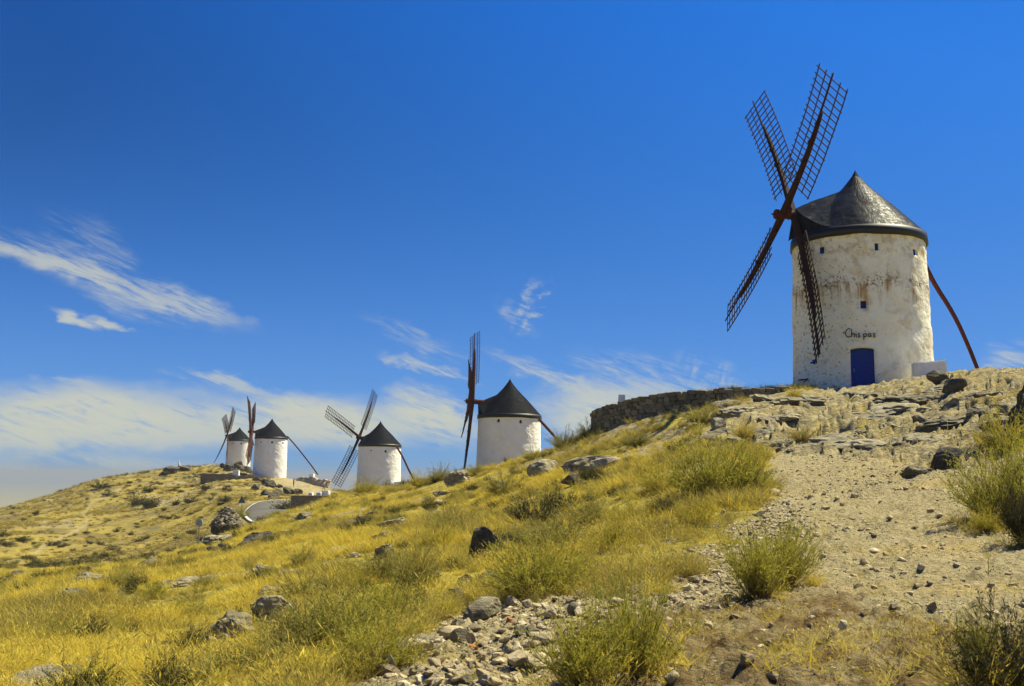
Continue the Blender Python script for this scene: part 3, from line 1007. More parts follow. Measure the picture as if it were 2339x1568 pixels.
def tower_mesh(rb, rt, zb, zt, wins, m, amp, seed):
    """round tower in local coordinates, with real openings; wins = (angle, z centre, half width m, half height, depth, arch)"""
    def rad(z):
        f = (z - zb) / (zt - zb)
        return rb + (rt - rb) * (0.35 * f + 0.65 * f * f)
    na_ = 150
    angs = list(np.linspace(-math.pi, math.pi, na_, endpoint=False))
    zs = list(np.linspace(zb, zt, 62))
    for (a, z, hw, hh, dep, arch) in wins:
        ha = hw / rad(z)
        lines = np.linspace(a - ha, a + ha, 3 if arch == 0 else 9)
        angs = [q for q in angs if not (a - ha - 0.015 < q < a + ha + 0.015)] + list(lines)
        zs = [q for q in zs if min(abs(q - (z - hh)), abs(q - (z + hh))) > 0.05] + [z - hh, z + hh]
    angs = np.array(sorted(set(round(float(q), 6) for q in angs)))
    zs = np.array(sorted(set(round(float(q), 6) for q in zs)))
    # merge z lines that are nearly the same
    keep = [0]
    for i in range(1, len(zs)):
        if zs[i] - zs[keep[-1]] > 1e-4:
            keep.append(i)
    zs = zs[keep]
    n_a, n_z = len(angs), len(zs)
    AA, ZZ = np.meshgrid(angs, zs, indexing='ij')
    ZZ = ZZ.copy()
    RR = np.array([[rad(z) for z in zs]] * n_a)
    qx, qy = np.sin(AA) * RR, np.cos(AA) * RR
    RR = RR + amp * (fbm(qx * 1.3, qy * 1.3, ZZ * 1.3, o=2, seed=seed) + 0.6 * fbm(qx * 4, qy * 4, ZZ * 4, o=3, seed=seed + 5))
    V = np.stack([np.sin(AA) * RR, np.cos(AA) * RR, ZZ], -1)
    hole = np.zeros((n_a, n_z), bool)
    panes = []
    extra_v, extra_f = [], []
    base = n_a * n_z
    for (a, z, hw, hh, dep, arch) in wins:
        ha = hw / rad(z)
        ia = [i for i in range(n_a) if a - ha - 2e-4 <= angs[i] <= a + ha + 2e-4]
        iz = [j for j in range(n_z) if z - hh - 2e-4 <= zs[j] <= z + hh + 2e-4]
        if arch:
            for i in ia:
                u = (angs[i] - a) / ha
                V[i, iz[-1], 2] += arch * (1 - u * u)
        for i in ia[:-1]:
            for j in iz[:-1]:
                hole[i, j] = True
        ringi = [(i, iz[0]) for i in ia] + [(ia[-1], j) for j in iz[1:]] + [(i, iz[-1]) for i in ia[::-1][1:]] + [(ia[0], j) for j in iz[::-1][1:-1]]
        outer = [V[i, j] for i, j in ringi]
        nrm = np.array([math.sin(a), math.cos(a), 0])
        r0 = rad(z) - dep
        inner = []
        for p in outer:
            k = r0 - float(p @ nrm)
            inner.append(p + nrm * k)
        b0 = base + len(extra_v)
        extra_v += [tuple(p) for p in inner]
        nr = len(ringi)
        for k in range(nr):
            k2 = (k + 1) % nr
            extra_f.append((ringi[k][0] * n_z + ringi[k][1], ringi[k2][0] * n_z + ringi[k2][1], b0 + k2, b0 + k))
        panes.append((inner, nrm))
    verts = [tuple(p) for p in V.reshape(-1, 3)] + extra_v
    faces = []
    for i in range(n_a):
        i2 = (i + 1) % n_a
        for j in range(n_z - 1):
            if not hole[i, j]:
                faces.append((i * n_z + j, i * n_z + j + 1, i2 * n_z + j + 1, i2 * n_z + j))
    faces += extra_f
    me = bpy.data.meshes.new('tower')
    me.from_pydata(verts, [], faces)
    me.update()
    bm_ = bmesh.new(); bm_.from_mesh(me)
    bmesh.ops.recalc_face_normals(bm_, faces=bm_.faces[:])
    bm_.to_mesh(me); bm_.free()
    me.materials.append(m)
    for p in me.polygons[:]:
        p.use_smooth = True
    return me, panes, rad


def cap_mesh(re, z0, h, n, ridge, m, amp, seed):
    """bell-shaped cone with a gabled hood running out to the front (direction n)"""
    rs = np.concatenate([[0.0], np.linspace(0.02, 1, 44) ** 1.15])
    an = np.linspace(-math.pi, math.pi, 144, endpoint=False)
    fa = math.atan2(n[0], n[1])
    AA, RS = np.meshgrid(an, rs, indexing='ij')
    x, y = np.sin(AA) * RS * re, np.cos(AA) * RS * re
    zc_ = np.interp(RS, *CAPP) * h
    fx, fy = math.sin(fa), math.cos(fa)
    along = x * fx + y * fy
    across = np.abs(x * fy - y * fx)
    zr = ridge + 0.40 * (re - along) - 0.85 * across
    zr = np.where(along > 0.2, zr, -9)
    z = np.maximum(zc_, zr)
    z = z + amp * RS * (fbm(x * 1.2, y * 1.2, o=3, seed=seed) + 0.7 * (1 - np.abs(fbm(x * 0.8, y * 0.8, z * 1.5, o=3, seed=seed + 3)) * 2))
    V = np.stack([x, y, z + z0], -1)
    n_a, n_r = AA.shape
    ring = np.stack([np.sin(an) * re * 0.985, np.cos(an) * re * 0.985, np.full(n_a, z0 - 0.05)], -1)
    verts = np.concatenate([V.reshape(-1, 3), ring])
    f = []
    for i in range(n_a):
        i2 = (i + 1) % n_a
        for j in range(n_r - 1):
            f.append((i * n_r + j, i2 * n_r + j, i2 * n_r + j + 1, i * n_r + j + 1))
        f.append((i * n_r + n_r - 1, i2 * n_r + n_r - 1, n_a * n_r + i2, n_a * n_r + i))
    me = bpy.data.meshes.new('cap')
    me.from_pydata([tuple(v) for v in verts], [], f)
    bm_ = bmesh.new(); bm_.from_mesh(me)
    bmesh.ops.remove_doubles(bm_, verts=bm_.verts[:], dist=1e-4)
    bmesh.ops.recalc_face_normals(bm_, faces=bm_.faces[:])
    bm_.to_mesh(me); bm_.free()
    me.materials.append(m)
    return me


def rim_mesh(r0, r1, z0, z1, m, wob, seed):
    n = 120
    v, f = [], []
    for i in range(n):
        a = 2 * math.pi * i / n
        w = wob * vnoise(math.sin(a) * 3, math.cos(a) * 3, seed=seed)
        for (r_, z_) in ((r0 - 0.12, z0 + w), (r0, z0 + w), (r1, z1), (r1 - 0.3, z1 + 0.06)):
            v.append((math.sin(a) * r_, math.cos(a) * r_, z_))
    for i in range(n):
        i2 = (i + 1) % n
        for k in range(3):
            f.append((i * 4 + k, i * 4 + k + 1, i2 * 4 + k + 1, i2 * 4 + k))
    me = np_mesh('cap_rim', v, f, m, True)
    bm_ = bmesh.new(); bm_.from_mesh(me)
    bmesh.ops.recalc_face_normals(bm_, faces=bm_.faces[:])
    bm_.to_mesh(me); bm_.free()
    return me


def rotor_axes(psi, tau, al):
    psi, tau, al = R(psi), R(tau), R(al)
    n = Vector((math.sin(psi) * math.cos(tau), math.cos(psi) * math.cos(tau), math.sin(tau)))
    h = n.cross(Vector((0, 0, 1))).normalized()
    v = h.cross(n)
    return n, h * math.cos(al) + v * math.sin(al), -h * math.sin(al) + v * math.cos(al)


def make_sail(parent, c, s, n, Rr, bd, theta, width, m_beam, m_lat, fine, thick=1.0, seed=0, lat=0.05):
    rnd = random.Random(seed)
    t = n.cross(s)
    d = t * math.cos(theta) + n * math.sin(theta)
    e = s.cross(d).normalized()

    def at(r, w=0.0, out=0.0):
        return c + s * r + n * (bd * (r / Rr) ** 2) + d * w + e * out
    beam = MB()
    rs = [0.0, 0.8, 1.8, 0.30 * Rr, 0.45 * Rr, 0.6 * Rr, 0.70 * Rr, 0.755 * Rr]
    rad = [0.27, 0.25, 0.22, 0.195, 0.17, 0.145, 0.12, 0.085]
    beam.tube([at(r, 0, 0.02 * math.sin(r)) for r in rs], [q * thick for q in rad], 6, up=n)
    # the thin whip lashed beside the beam and running on to the tip
    rs2 = [0.30 * Rr, 0.5 * Rr, 0.7 * Rr, 0.85 * Rr, Rr]
    beam.tube([at(r, 0.02, 0.15 * (1 - k / 4.5) * thick) for k, r in enumerate(rs2)], [.075 * thick, .075 * thick, .07 * thick, .062 * thick, .05 * thick], 6, up=n)
    for k in range(3):                                   # lashings
        r0 = (0.42 + 0.13 * k) * Rr
        beam.tube([at(r0 - 0.06, 0.01, 0.05), at(r0 + 0.06, 0.01, 0.05)], .21 * thick * (1 - .15 * k), 8, up=n)
    so = beam.build('sail', m_beam, parent)
    ra, rb_ = 0.235 * Rr, 0.965 * Rr
    nbar = 19
    ws = [-width / 2, -width / 4, width / 4, width / 2]
    joined = None if fine else MB()
    for w in ws:
        q = MB()
        tgt = q if fine else joined
        tgt.tube([at(ra + (rb_ - ra) * k / 8 + (-.14 if k == 0 else .14 if k == 8 else 0), w + rnd.uniform(-.015, .015), -0.05) for k in range(9)], lat * 0.62, 4, up=n)
        if fine:
            q.build('rail', m_lat, so)
    for k in range(nbar):
        r = ra + (rb_ - ra) * k / (nbar - 1) + rnd.uniform(-.03, .03)
        q = MB()
        tgt = q if fine else joined
        ex = 0.07 + rnd.uniform(0, .07)
        j = rnd.uniform(-.03, .03)
        tgt.tube([at(r - j, -width / 2 - ex), at(r, 0, 0.02), at(r + j, width / 2 + ex)], lat * 0.6, 4, up=n)
        if fine:
            q.build('crossbar', m_lat, so)
    if joined:
        joined.build('lattice', m_lat, so)
    return so


def make_mill(label, group, axis_px, d, base_px, rim_py, apex_py, q, theta, rb, m_lime, m_cap, m_beam, m_lat, fine, wins=(), pole=None,
              door=None, main=False, zbase=None, pole_m=None, seed=0, rimh=0.42, lat=0.05, ridge=1.80):
    psi, tau, a, b_, dz, al, Rr, bd = q
    ax = P(axis_px, rim_py, d)
    zb = P(base_px[0], base_px[1], d - rb)[2] if zbase is None else zbase
    root = empty('windmill', (ax[0], ax[1], zb), label, 'windmill', group)
    zr = ax[2] - zb                       # rim bottom, local
    zapex = P(axis_px, apex_py, d)[2] - zb
    rt = rb * 0.955
    w_ = []
    for (px, py, hw, hh, dep, arch) in wins:
        an, z = ray_cyl(px, py, ax, rb * 0.985)
        w_.append((an, z - zb, hw, hh, dep, arch))
    if door:
        an, z1 = ray_cyl(door[0], door[1], ax, rb)
        _, z0 = ray_cyl(door[0], door[2], ax, rb)
        w_.append((an, (z0 + z1) / 2 - zb, door[3], (z1 - z0) / 2, 0.34, 0.07))
    me, panes, rad = tower_mesh(rb, rt, -1.3, zr + 0.15, w_, m_lime, 0.05 if main else 0.045, 70 + seed)
    link('tower', me, root)
    for k, (inner, nrm) in enumerate(panes):
        is_door = door and k == len(panes) - 1
        inner = [Vector(p) for p in inner]
        nv = Vector(nrm)
        if is_door:
            cen = sum(inner, Vector()) / len(inner)
            side = Vector((nrm[1], -nrm[0], 0))
            hw = max(abs((p - cen).dot(side)) for p in inner)
            zt_ = max(p.z for p in inner); zb_ = min(p.z for p in inner)
            dr = empty('door', (0, 0, 0)); dr.parent = root
            back = MB(); back.box((*(cen - nv * 0.03).xy, (zt_ + zb_) / 2), 2 * hw, 0.03, zt_ - zb_, Matrix.Rotation(math.atan2(side.y, side.x), 3, 'Z'))
            back.build('backing', M_BLUEWIN, dr)
            npk = 7
            for j in range(npk):
                u = -hw + 2 * hw * (j + 0.5) / npk
                top = zt_ - 0.045 - 0.05 * abs(u / hw) ** 2
                pk = MB()
                pc = cen + side * u + nv * (0.035 + 0.004 * (j % 2))
                pk.box((pc.x, pc.y, (top + zb_) / 2), 2 * hw / npk - 0.012, 0.045, top - zb_ - 0.02, Matrix.Rotation(math.atan2(side.y, side.x), 3, 'Z'))
                pk.build('plank', M_BLUE, dr)
            hd = MB(); pc = cen + side * hw * 0.72 + nv * 0.085
            hd.tube([(pc.x, pc.y, zb_ + 0.95), (pc.x, pc.y, zb_ + 1.12)], 0.022, 8)
            hd.build('handle', M_METAL, dr)
        else:
            mb = MB(); mb.add([p + nv * 0.012 for p in inner], [tuple(range(len(inner)))])
            wo_ = mb.build('window', M_BLUEWIN if main else M_DARKPANE, root)
            if main:
                cen = sum(inner, Vector()) / len(inner)
                side = Vector((nrm[1], -nrm[0], 0))
                hh_ = max(p.z for p in inner) - cen.z
                hw_ = max(abs((p - cen).dot(side)) for p in inner)
                fr = MB()
                rotm = Matrix.Rotation(math.atan2(side.y, side.x), 3, 'Z')
                for sg in (-1, 1):
                    fr.box(cen + side * sg * (hw_ - 0.025) + nv * 0.04, 0.045, 0.04, 2 * hh_ - 0.004, rotm)
                    fr.box(cen + Vector((0, 0, sg * (hh_ - 0.025))) + nv * 0.042, 2 * hw_ - 0.1, 0.04, 0.045, rotm)
                if k == 3:
                    fr.box(cen + nv * 0.041, 0.03, 0.036, 2 * hh_ - 0.1, rotm)
                    fr.box(cen + nv * 0.040, 2 * hw_ - 0.1, 0.03, 0.03, rotm)
                fr.build('frame', M_BLUE, wo_)
    n, A, B = rotor_axes(psi, tau, al)
    re = rb * 0.965
    link('cap', cap_mesh(re + 0.03, zr + rimh, zapex - zr - rimh, n, ridge - rimh, m_cap, 0.05 if main else 0.02, 90 + seed), root)
    link('cap_rim', rim_mesh(re + 0.10, re + 0.06, zr, zr + rimh, M_RIM, 0.04 if main else 0.02, 95 + seed), root)
    hub = Vector((0, 0, zr + dz))
    sh = MB()
    amax, amin = max(a, b_), min(a, b_)
    sh.tube([hub + n * (re * 0.5), hub + n * (re + 0.1), hub + n * amin, hub + n * (amax + 0.45)], [0.29, 0.27, 0.24, 0.25], 14)
    sh.tube([hub + n * (amax + 0.30), hub + n * (amax + 0.38)], 0.285, 14)
    sh.tube([hub + n * (amax + 0.45), hub + n * (amax + 0.62)], 0.05, 8)
    for sg in (-1, 1):                    # wedges that lock the stocks
        for cc, s_ in ((a, A), (b_, B)):
            sh.box(hub + n * (cc + sg * 0.33) + s_ * 0.27, 0.12, 0.12, 0.12)
    sh.build('windshaft', M_RED if main else m_beam, root, smooth=False)
    if main:   # pale boarded gable behind the shaft
        g = MB()
        pdir = Vector((n.y, -n.x, 0)).normalized()
        nf = Vector((n.x, n.y, 0)).normalized()
        gc = nf * (re + 0.055)
        g.add([gc + pdir * -1.0 + Vector((0, 0, zr + rimh + .03)), gc + pdir * 1.0 + Vector((0, 0, zr + rimh + .03)), gc + pdir * 0.25 + Vector((0, 0, zr + ridge - .25)), gc - pdir * 0.25 + Vector((0, 0, zr + ridge - .25))], [(0, 1, 2, 3)])
        g.build('gable_panel', M_CAP, root)
    for k, (cc, s_) in enumerate(((a, A), (a, -A), (b_, B), (b_, -B))):
        make_sail(root, hub + n * cc, s_, n, Rr, bd, R(theta[k] if isinstance(theta, tuple) else theta), 2.0, m_beam, m_lat, fine, 0.9 if main else 0.92, seed * 10 + k, lat)
    if pole:
        pts_ = [P(*p) - np.array([ax[0], ax[1], zb]) for p in pole]
        pts_ = np.array(pts_)
        pts_ = chaikin(pts_, 2)
        tl = MB()
        L = len(pts_)
        tl.tube([tuple(p) for p in pts_], [0.145 - 0.04 * i / L for i in range(L)] if main else [0.15] * L, 8)
        tl.build('tail_pole', pole_m or M_RED, root)
    return root, ax, zb


GM = 'windmills along the ridge'
main_wins = []
for zx, zy, hw, hh in ((887, 280, .155, .185), (1332, 250, .19, .195), (1670, 295, .155, .17), (1237, 725, .185, .20)):
    px, py = zc(zx, zy, *Z2)
    main_wins.append((px, py, hw, hh, 0.16, 0))
dx0, dy0 = zc(1225, 1085, *Z2)
_, dy1 = zc(1225, 1425, *Z2)
mill, MAX, MZB = make_mill('large weathered windmill with blue door and rust stained walls on the rocky hilltop', GM, 1959.5, 52.5, (1963, 893), 569, 389,
                           (264.4, .5, 4.14, 3.53, 1.70, 151, 9.31, .59), (28, 10, 8, 16), 3.55, M_LIME_MAIN, M_CAP_MAIN, M_DARKWOOD, M_DARKWOOD, True,
                           main_wins, [(2096, 566, 54.6), (2128, 640, 55.2), (2178, 716, 56), (2212, 790, 56.4), (2240, 862, 56.8)],
                           (dx0, dy0, dy1, .56), True, seed=1, pole_m=M_RED, rimh=.5, ridge=2.15)
m4w = [(*zc(540, 940, *Z3), .16, .17, .3, 0), (*zc(758, 950, *Z3), .16, .17, .3, 0)]
make_mill('white windmill with grey gabled cap halfway up the slope, sails seen nearly edge-on', GM, 1163.5, 107, (1158, 1092), 958, 865,
          (-93.8, 3.9, 4.03, 4.29, 1.55, 70.7, 8.29, .33), (28, 3, 20, 10), 3.5, M_LIME, M_CAP, M_RED, M_DARKWOOD, True, m4w,
          [(*zc(925, 930, *Z3), 104.6), (*zc(1000, 1010, *Z3), 104), (*zc(1080, 1100, *Z3), 103), (*zc(1165, 1190, *Z3), 102)], zbase=-1.0, seed=2, pole_m=M_BROWN)
m3w = [(*zc(765, 875, *Z4), .17, .18, .3, 0), (*zc(965, 882, *Z4), .19, .18, .3, 0)]
mill3, M3AX, M3ZB = make_mill('white windmill showing three broad lattice sails, beside the low end of the grassy crest', GM, 867.5, 161, (867, 1124), 1022, 962,
          (-56.9, 3.6, 4.51, 4.22, 1.29, 63.7, 8.8, .74), 11, 3.52, M_LIME, M_CAP, M_DARKWOOD, M_DARKWOOD, True, m3w,
          [(*zc(1100, 812, *Z4), 157.4), (*zc(1190, 960, *Z4), 157), (*zc(1260, 1120, *Z4), 156.5), (*zc(1345, 1275, *Z4), 156)], seed=3, pole_m=M_BROWN, lat=.06)
m2w = [(*zc(1120, 600, *Z5), .20, .20, .3, 0), (*zc(1240, 603, *Z5), .22, .2, .3, 0), (*zc(1352, 613, *Z5), .2, .2, .3, 0)]
make_mill('white windmill on the far hilltop with a long tail pole reaching down to the right', GM, 619.5, 212, (617, 1089), 1004, 956,
          (-101.2, 0, 4.37, 3.94, 1.51, 132.5, 9.05, .37), 20, 3.5, M_LIME, M_CAP, M_BROWN, M_BROWN, False, m2w,
          [(*zc(1395, 540, *Z5), 213), (*zc(1480, 635, *Z5), 213.5), (*zc(1580, 760, *Z5), 214), (*zc(1650, 850, *Z5), 214.4), (*zc(1712, 938, *Z5), 214.8)], seed=4, pole_m=M_BROWN, lat=.085)
m1w = [(*zc(832, 612, *Z5), .2, .2, .3, 0), (*zc(922, 616, *Z5), .24, .2, .3, 0)]
make_mill('smallest white windmill partly hidden behind its neighbour on the far hilltop', GM, 546, 289, (546, 1068), 1009, 976,
          (-117.7, 8.2, 3.6, 3.36, 1.04, 129.1, 9.64, .73), 20, 3.5, M_LIME, M_CAP, M_BROWN, M_BROWN, False, m1w,
          [(*zc(1020, 590, *Z5), 290), (*zc(1050, 625, *Z5), 291), (*zc(1150, 760, *Z5), 292), (*zc(1240, 860, *Z5), 294)], seed=5, pole_m=M_BROWN, lat=.10)


# painted writing and marks on the near tower
def on_tower(zx, zy, lift=0.012):
    an, z = ray_cyl(*zc(zx, zy, *Z2), MAX, 3.5)
    rr = 3.55 * (1 - 0.045 * ((z - MZB + 1.3) / 9) ** 2) + 0.035 + lift
    return Vector((math.sin(an) * rr, math.cos(an) * rr, z - MZB))


def smooth2d(p, n=2):
    return chaikin(np.array(p, float), n)


LETTERS = [
    [(1132, 925), (1120, 922), (1104, 932), (1094, 950), (1094, 972), (1103, 990), (1118, 994), (1133, 984)],          # C
    [(1141, 926), (1142, 960), (1141, 992)], [(1141, 975), (1151, 962), (1162, 962), (1165, 975), (1165, 992)],          # h
    [(1178, 964), (1178, 980), (1182, 992)], [(1178, 949), (1179, 951)],                                                  # i
    [(1209, 964), (1196, 963), (1192, 971), (1204, 978), (1211, 985), (1204, 993), (1190, 992)],                          # s
    [(1238, 964), (1240, 990), (1240, 1018)], [(1239, 968), (1250, 962), (1261, 967), (1262, 982), (1252, 992), (1240, 988)],  # p
    [(1297, 966), (1285, 962), (1275, 970), (1274, 984), (1283, 991), (1294, 984), (1297, 966)], [(1297, 966), (1298, 992)],   # a
    [(1332, 964), (1320, 962), (1315, 971), (1326, 978), (1333, 985), (1326, 994), (1312, 992)],                          # s
]
ink = MB()
for st in LETTERS:
    p2 = smooth2d(st)
    ink.tube([on_tower(x, y) for x, y in p2], 0.024, 5)
ink.build('lettering', M_INK, mill)
bl = MB()
for st, w in (([(815, 1205), (838, 1195), (858, 1183)], .06), ([(835, 1178), (838, 1195), (845, 1210)], .075), ([(848, 1180), (850, 1200)], .06), ([(818, 1200), (850, 1205)], .045)):
    bl.tube([on_tower(x, y) for x, y in smooth2d(st, 1)], w, 5, flat=0.6)
bl.build('paint_mark', M_BLUE, mill)
bl = MB()
for st, w in (([(716, 1348), (750, 1342), (795, 1330)], .045), ([(722, 1336), (760, 1336), (792, 1332)], .035), ([(760, 1360), (790, 1335)], .03)):
    bl.tube([on_tower(x, y) for x, y in smooth2d(st, 1)], w, 5, flat=0.6)
bl.build('paint_mark', M_BLUE, mill)


# ------------------------------------------------------------------ stones and rocks
def ico(sub):
    bm_ = bmesh.new()
    bmesh.ops.create_icosphere(bm_, subdivisions=sub, radius=1.0)
    v = np.array([q.co[:] for q in bm_.verts])
    f = np.array([[x.index for x in q.verts] for q in bm_.faces])
    bm_.free()
    return v, f


ICO = {k: ico(k) for k in (1, 2, 3, 4, 5)}


def rock_mesh(name, seed, sub, dims, planes=9, cut=(0.45, 0.85), noise=0.10, nfreq=1.6, strata=0.0, sfreq=7.0, m=None, smooth=False):
    rng = np.random.default_rng(seed)
    v, f = ICO[sub]
    v = v.copy()
    for _ in range(planes):
        n = rng.normal(size=3); n /= np.linalg.norm(n)
        over = np.maximum(v @ n - rng.uniform(*cut), 0)
        v -= over[:, None] * n
    o = rng.uniform(0, 50, 3)
    nd = v / (np.linalg.norm(v, axis=1)[:, None] + 1e-9)
    dsp = noise * fbm(v[:, 0] * nfreq + o[0], v[:, 1] * nfreq + o[1], v[:, 2] * nfreq + o[2], o=4, seed=seed, gain=.6)
    v = v + nd * dsp[:, None]
    if strata:
        tilt = rng.uniform(-.35, .35, 2)
        h = v[:, 2] + v[:, 0] * tilt[0] + v[:, 1] * tilt[1] + 0.12 * fbm(v[:, 0] * 2, v[:, 1] * 2, v[:, 2] * 2, o=2, seed=seed + 3)
        s = h * sfreq
        w = s - np.floor(s)
        k = strata * (w ** 2.5) * (0.4 + 0.9 * _h(np.floor(s).astype(np.int64), np.zeros(len(s), np.int64), 0, seed))
        v[:, :2] *= (1 - k)[:, None]
    v *= np.array(dims) / 2
    return np_mesh(name, v, f, m, smooth)


def stone_block_mesh(seed):
    rnd = random.Random(seed)
    bm_ = bmesh.new()
    bmesh.ops.create_cube(bm_, size=1.0)
    for q in bm_.verts:
        q.co += Vector([rnd.uniform(-.14, .14) for _ in range(3)])
    bmesh.ops.bevel(bm_, geom=bm_.edges[:], offset=0.13, segments=1, affect='EDGES')
    bmesh.ops.triangulate(bm_, faces=[q for q in bm_.faces if len(q.verts) > 4])
    me_ = bpy.data.meshes.new('stone')
    bm_.to_mesh(me_); bm_.free()
    me_.materials.append(M_WALLSTONE)
    return me_


BLOCKS = [stone_block_mesh(k) for k in range(9)]

# dry stone terrace wall under the big mill, stone by stone
WALLP = [(1392, 940, 985, 57.5), (1366, 944, 990, 55), (1357, 946, 996, 52.5), (1366, 938, 992, 50.3), (1400, 925, 987, 48.6), (1470, 906, 970, 47.2),
         (1560, 895, 952, 46.0), (1660, 889, 930, 45.2), (1760, 886, 908, 44.8), (1806, 888, 903, 44.9)]
wt_ = chaikin(np.array([P(a, b, d) for a, b, c, d in WALLP]), 2)
wb_ = chaikin(np.array([P(a, c, d) for a, b, c, d in WALLP]), 2)
wb_[:, :2] = wt_[:, :2]
wroot = empty('stone_wall', tuple(wb_[len(wb_) // 2]), 'long dry stone wall holding up the rocky terrace below the large windmill', 'wall')
w0 = np.array(wroot.location)
core = MB()
seg = []
for i in range(len(wt_)):
    t = wt_[min(i + 1, len(wt_) - 1)] - wt_[max(i - 1, 0)]
    nrm = np.array([t[1], -t[0], 0]); nrm /= np.linalg.norm(nrm)
    if nrm @ np.array([-0.3, -1, 0]) < 0 and i > 8:
        nrm = -nrm
    seg.append(nrm)
acc = np.concatenate([[0], np.cumsum(np.linalg.norm(np.diff(wt_[:, :2], axis=0), axis=1))])


def wall_at(s):
    t = np.array([np.interp(s, acc, wt_[:, k]) for k in range(3)])
    bz = np.interp(s, acc, wb_[:, 2])
    nv = np.array([np.interp(s, acc, np.array(seg)[:, k]) for k in range(3)])
    return t, bz, nv / np.linalg.norm(nv)


nS = 40
prof = []
for i in range(nS + 1):
    t, bz, nv = wall_at(acc[-1] * i / nS)
    prof.append([t + nv * -0.02 - w0 - [0, 0, .09], np.array([*(t + nv * 0.02)[:2], bz - 0.9]) - w0, np.array([*(t - nv * 0.6)[:2], bz - 0.9]) - w0, t - nv * 0.6 - w0 - [0, 0, .09]])
cv = [tuple(q) for pr_ in prof for q in pr_]
cf = [(i * 4 + k, i * 4 + (k + 1) % 4, (i + 1) * 4 + (k + 1) % 4, (i + 1) * 4 + k) for i in range(nS) for k in range(4)] + [(0, 1, 2, 3), (nS * 4, nS * 4 + 1, nS * 4 + 2, nS * 4 + 3)]
core.add(cv, cf)
core.build('core', M_MORTAR, wroot)
rnd = random.Random(5)
nst = 0
row_h = 0.205
for row in range(8):
    s = 2.2 + rnd.uniform(0, .15)
    while s < acc[-1] - 0.05:
        Lw = rnd.uniform(0.20, 0.46)
        t, bz, nv = wall_at(min(s + Lw / 2, acc[-1]))
        hh = rnd.uniform(0.19, 0.26)
        z = t[2] - 0.10 - row * row_h + rnd.uniform(-.035, .035) + (rnd.uniform(-.03, .03) if row == 0 else 0)
        if z > bz - 0.30 and nst < 298:
            o = link('stone', BLOCKS[rnd.randrange(9)], wroot)
            c = t + nv * (0.04 + rnd.uniform(-.03, .035))
            o.location = (c[0] - w0[0], c[1] - w0[1], z - w0[2])
            o.rotation_euler = (rnd.uniform(-.12, .12), rnd.uniform(-.10, .10), math.atan2(nv[1], nv[0]) + math.pi / 2 + rnd.uniform(-.1, .1))
            o.scale = (Lw * 1.02, rnd.uniform(.26, .36), hh)
            nst += 1
        s += Lw


def far_wall(name, pts, thick, m, label, rough=0.06, coping=None, cat='wall', batter=0.0):
    """pts: (px, top py, bottom py, d)"""
    top = np.array([P(a, b, d) for a, b, c, d in pts]); bot = np.array([P(a, c, d) for a, b, c, d in pts])
    k = 24
    idx = np.linspace(0, len(pts) - 1, k)
    top = np.array([[np.interp(i, range(len(pts)), top[:, q]) for q in range(3)] for i in idx])
    bz = np.interp(idx, range(len(pts)), bot[:, 2])
    root = empty(name, tuple(top[k // 2] * [1, 1, 0] + [0, 0, bz[k // 2]]), label, cat)
    o0 = np.array(root.location)
    rs_ = 6
    v, f = [], []
    for i in range(k):
        t = top[min(i + 1, k - 1)] - top[max(i - 1, 0)]
        nv = np.array([t[1], -t[0], 0]); nv /= np.linalg.norm(nv)
        if nv[1] > 0:
            nv = -nv
        col = []
        for j in range(rs_ + 1):
            z = bz[i] - 0.8 + (top[i][2] - bz[i] + 0.8) * j / rs_
            col.append(np.array([*(top[i] + nv * (thick / 2 + batter * (1 - j / rs_) + rough * vnoise(i * 1.7, j * 1.9, seed=7)))[:2], z + (rough * vnoise(i * 2.3, 7.7, seed=8) if j == rs_ else 0)]))
        for j in range(rs_ + 1):
            q = col[rs_ - j].copy(); q[:2] -= nv[:2] * thick
            col.append(q)
        v += [tuple(q - o0) for q in col]
    w = 2 * (rs_ + 1)
    for i in range(k - 1):
        for j in range(w - 1):
            f.append((i * w + j, i * w + j + 1, (i + 1) * w + j + 1, (i + 1) * w + j))
    f += [tuple(range(w)), tuple((k - 1) * w + j for j in range(w))]
    mb = MB(); mb.add(v, f)
    me_ = mb.mesh('wall_body', m)
    bm_ = bmesh.new(); bm_.from_mesh(me_); bmesh.ops.recalc_face_normals(bm_, faces=bm_.faces[:]); bm_.to_mesh(me_); bm_.free()
    link('wall_body', me_, root)
    if coping:
        cp = MB()
        for i in range(k - 1):
            a, b_ = top[i] - o0, top[i + 1] - o0
            dvec = Vector(b_ - a)
            cp.box(Vector((a + b_) / 2) + Vector((0, 0, 0.05)), dvec.length * 0.97, thick + 0.08, 0.10 + 0.02 * (i % 3), dvec.to_track_quat('X', 'Z').to_matrix())
        link('coping', cp.mesh('coping', coping), root)
    return root


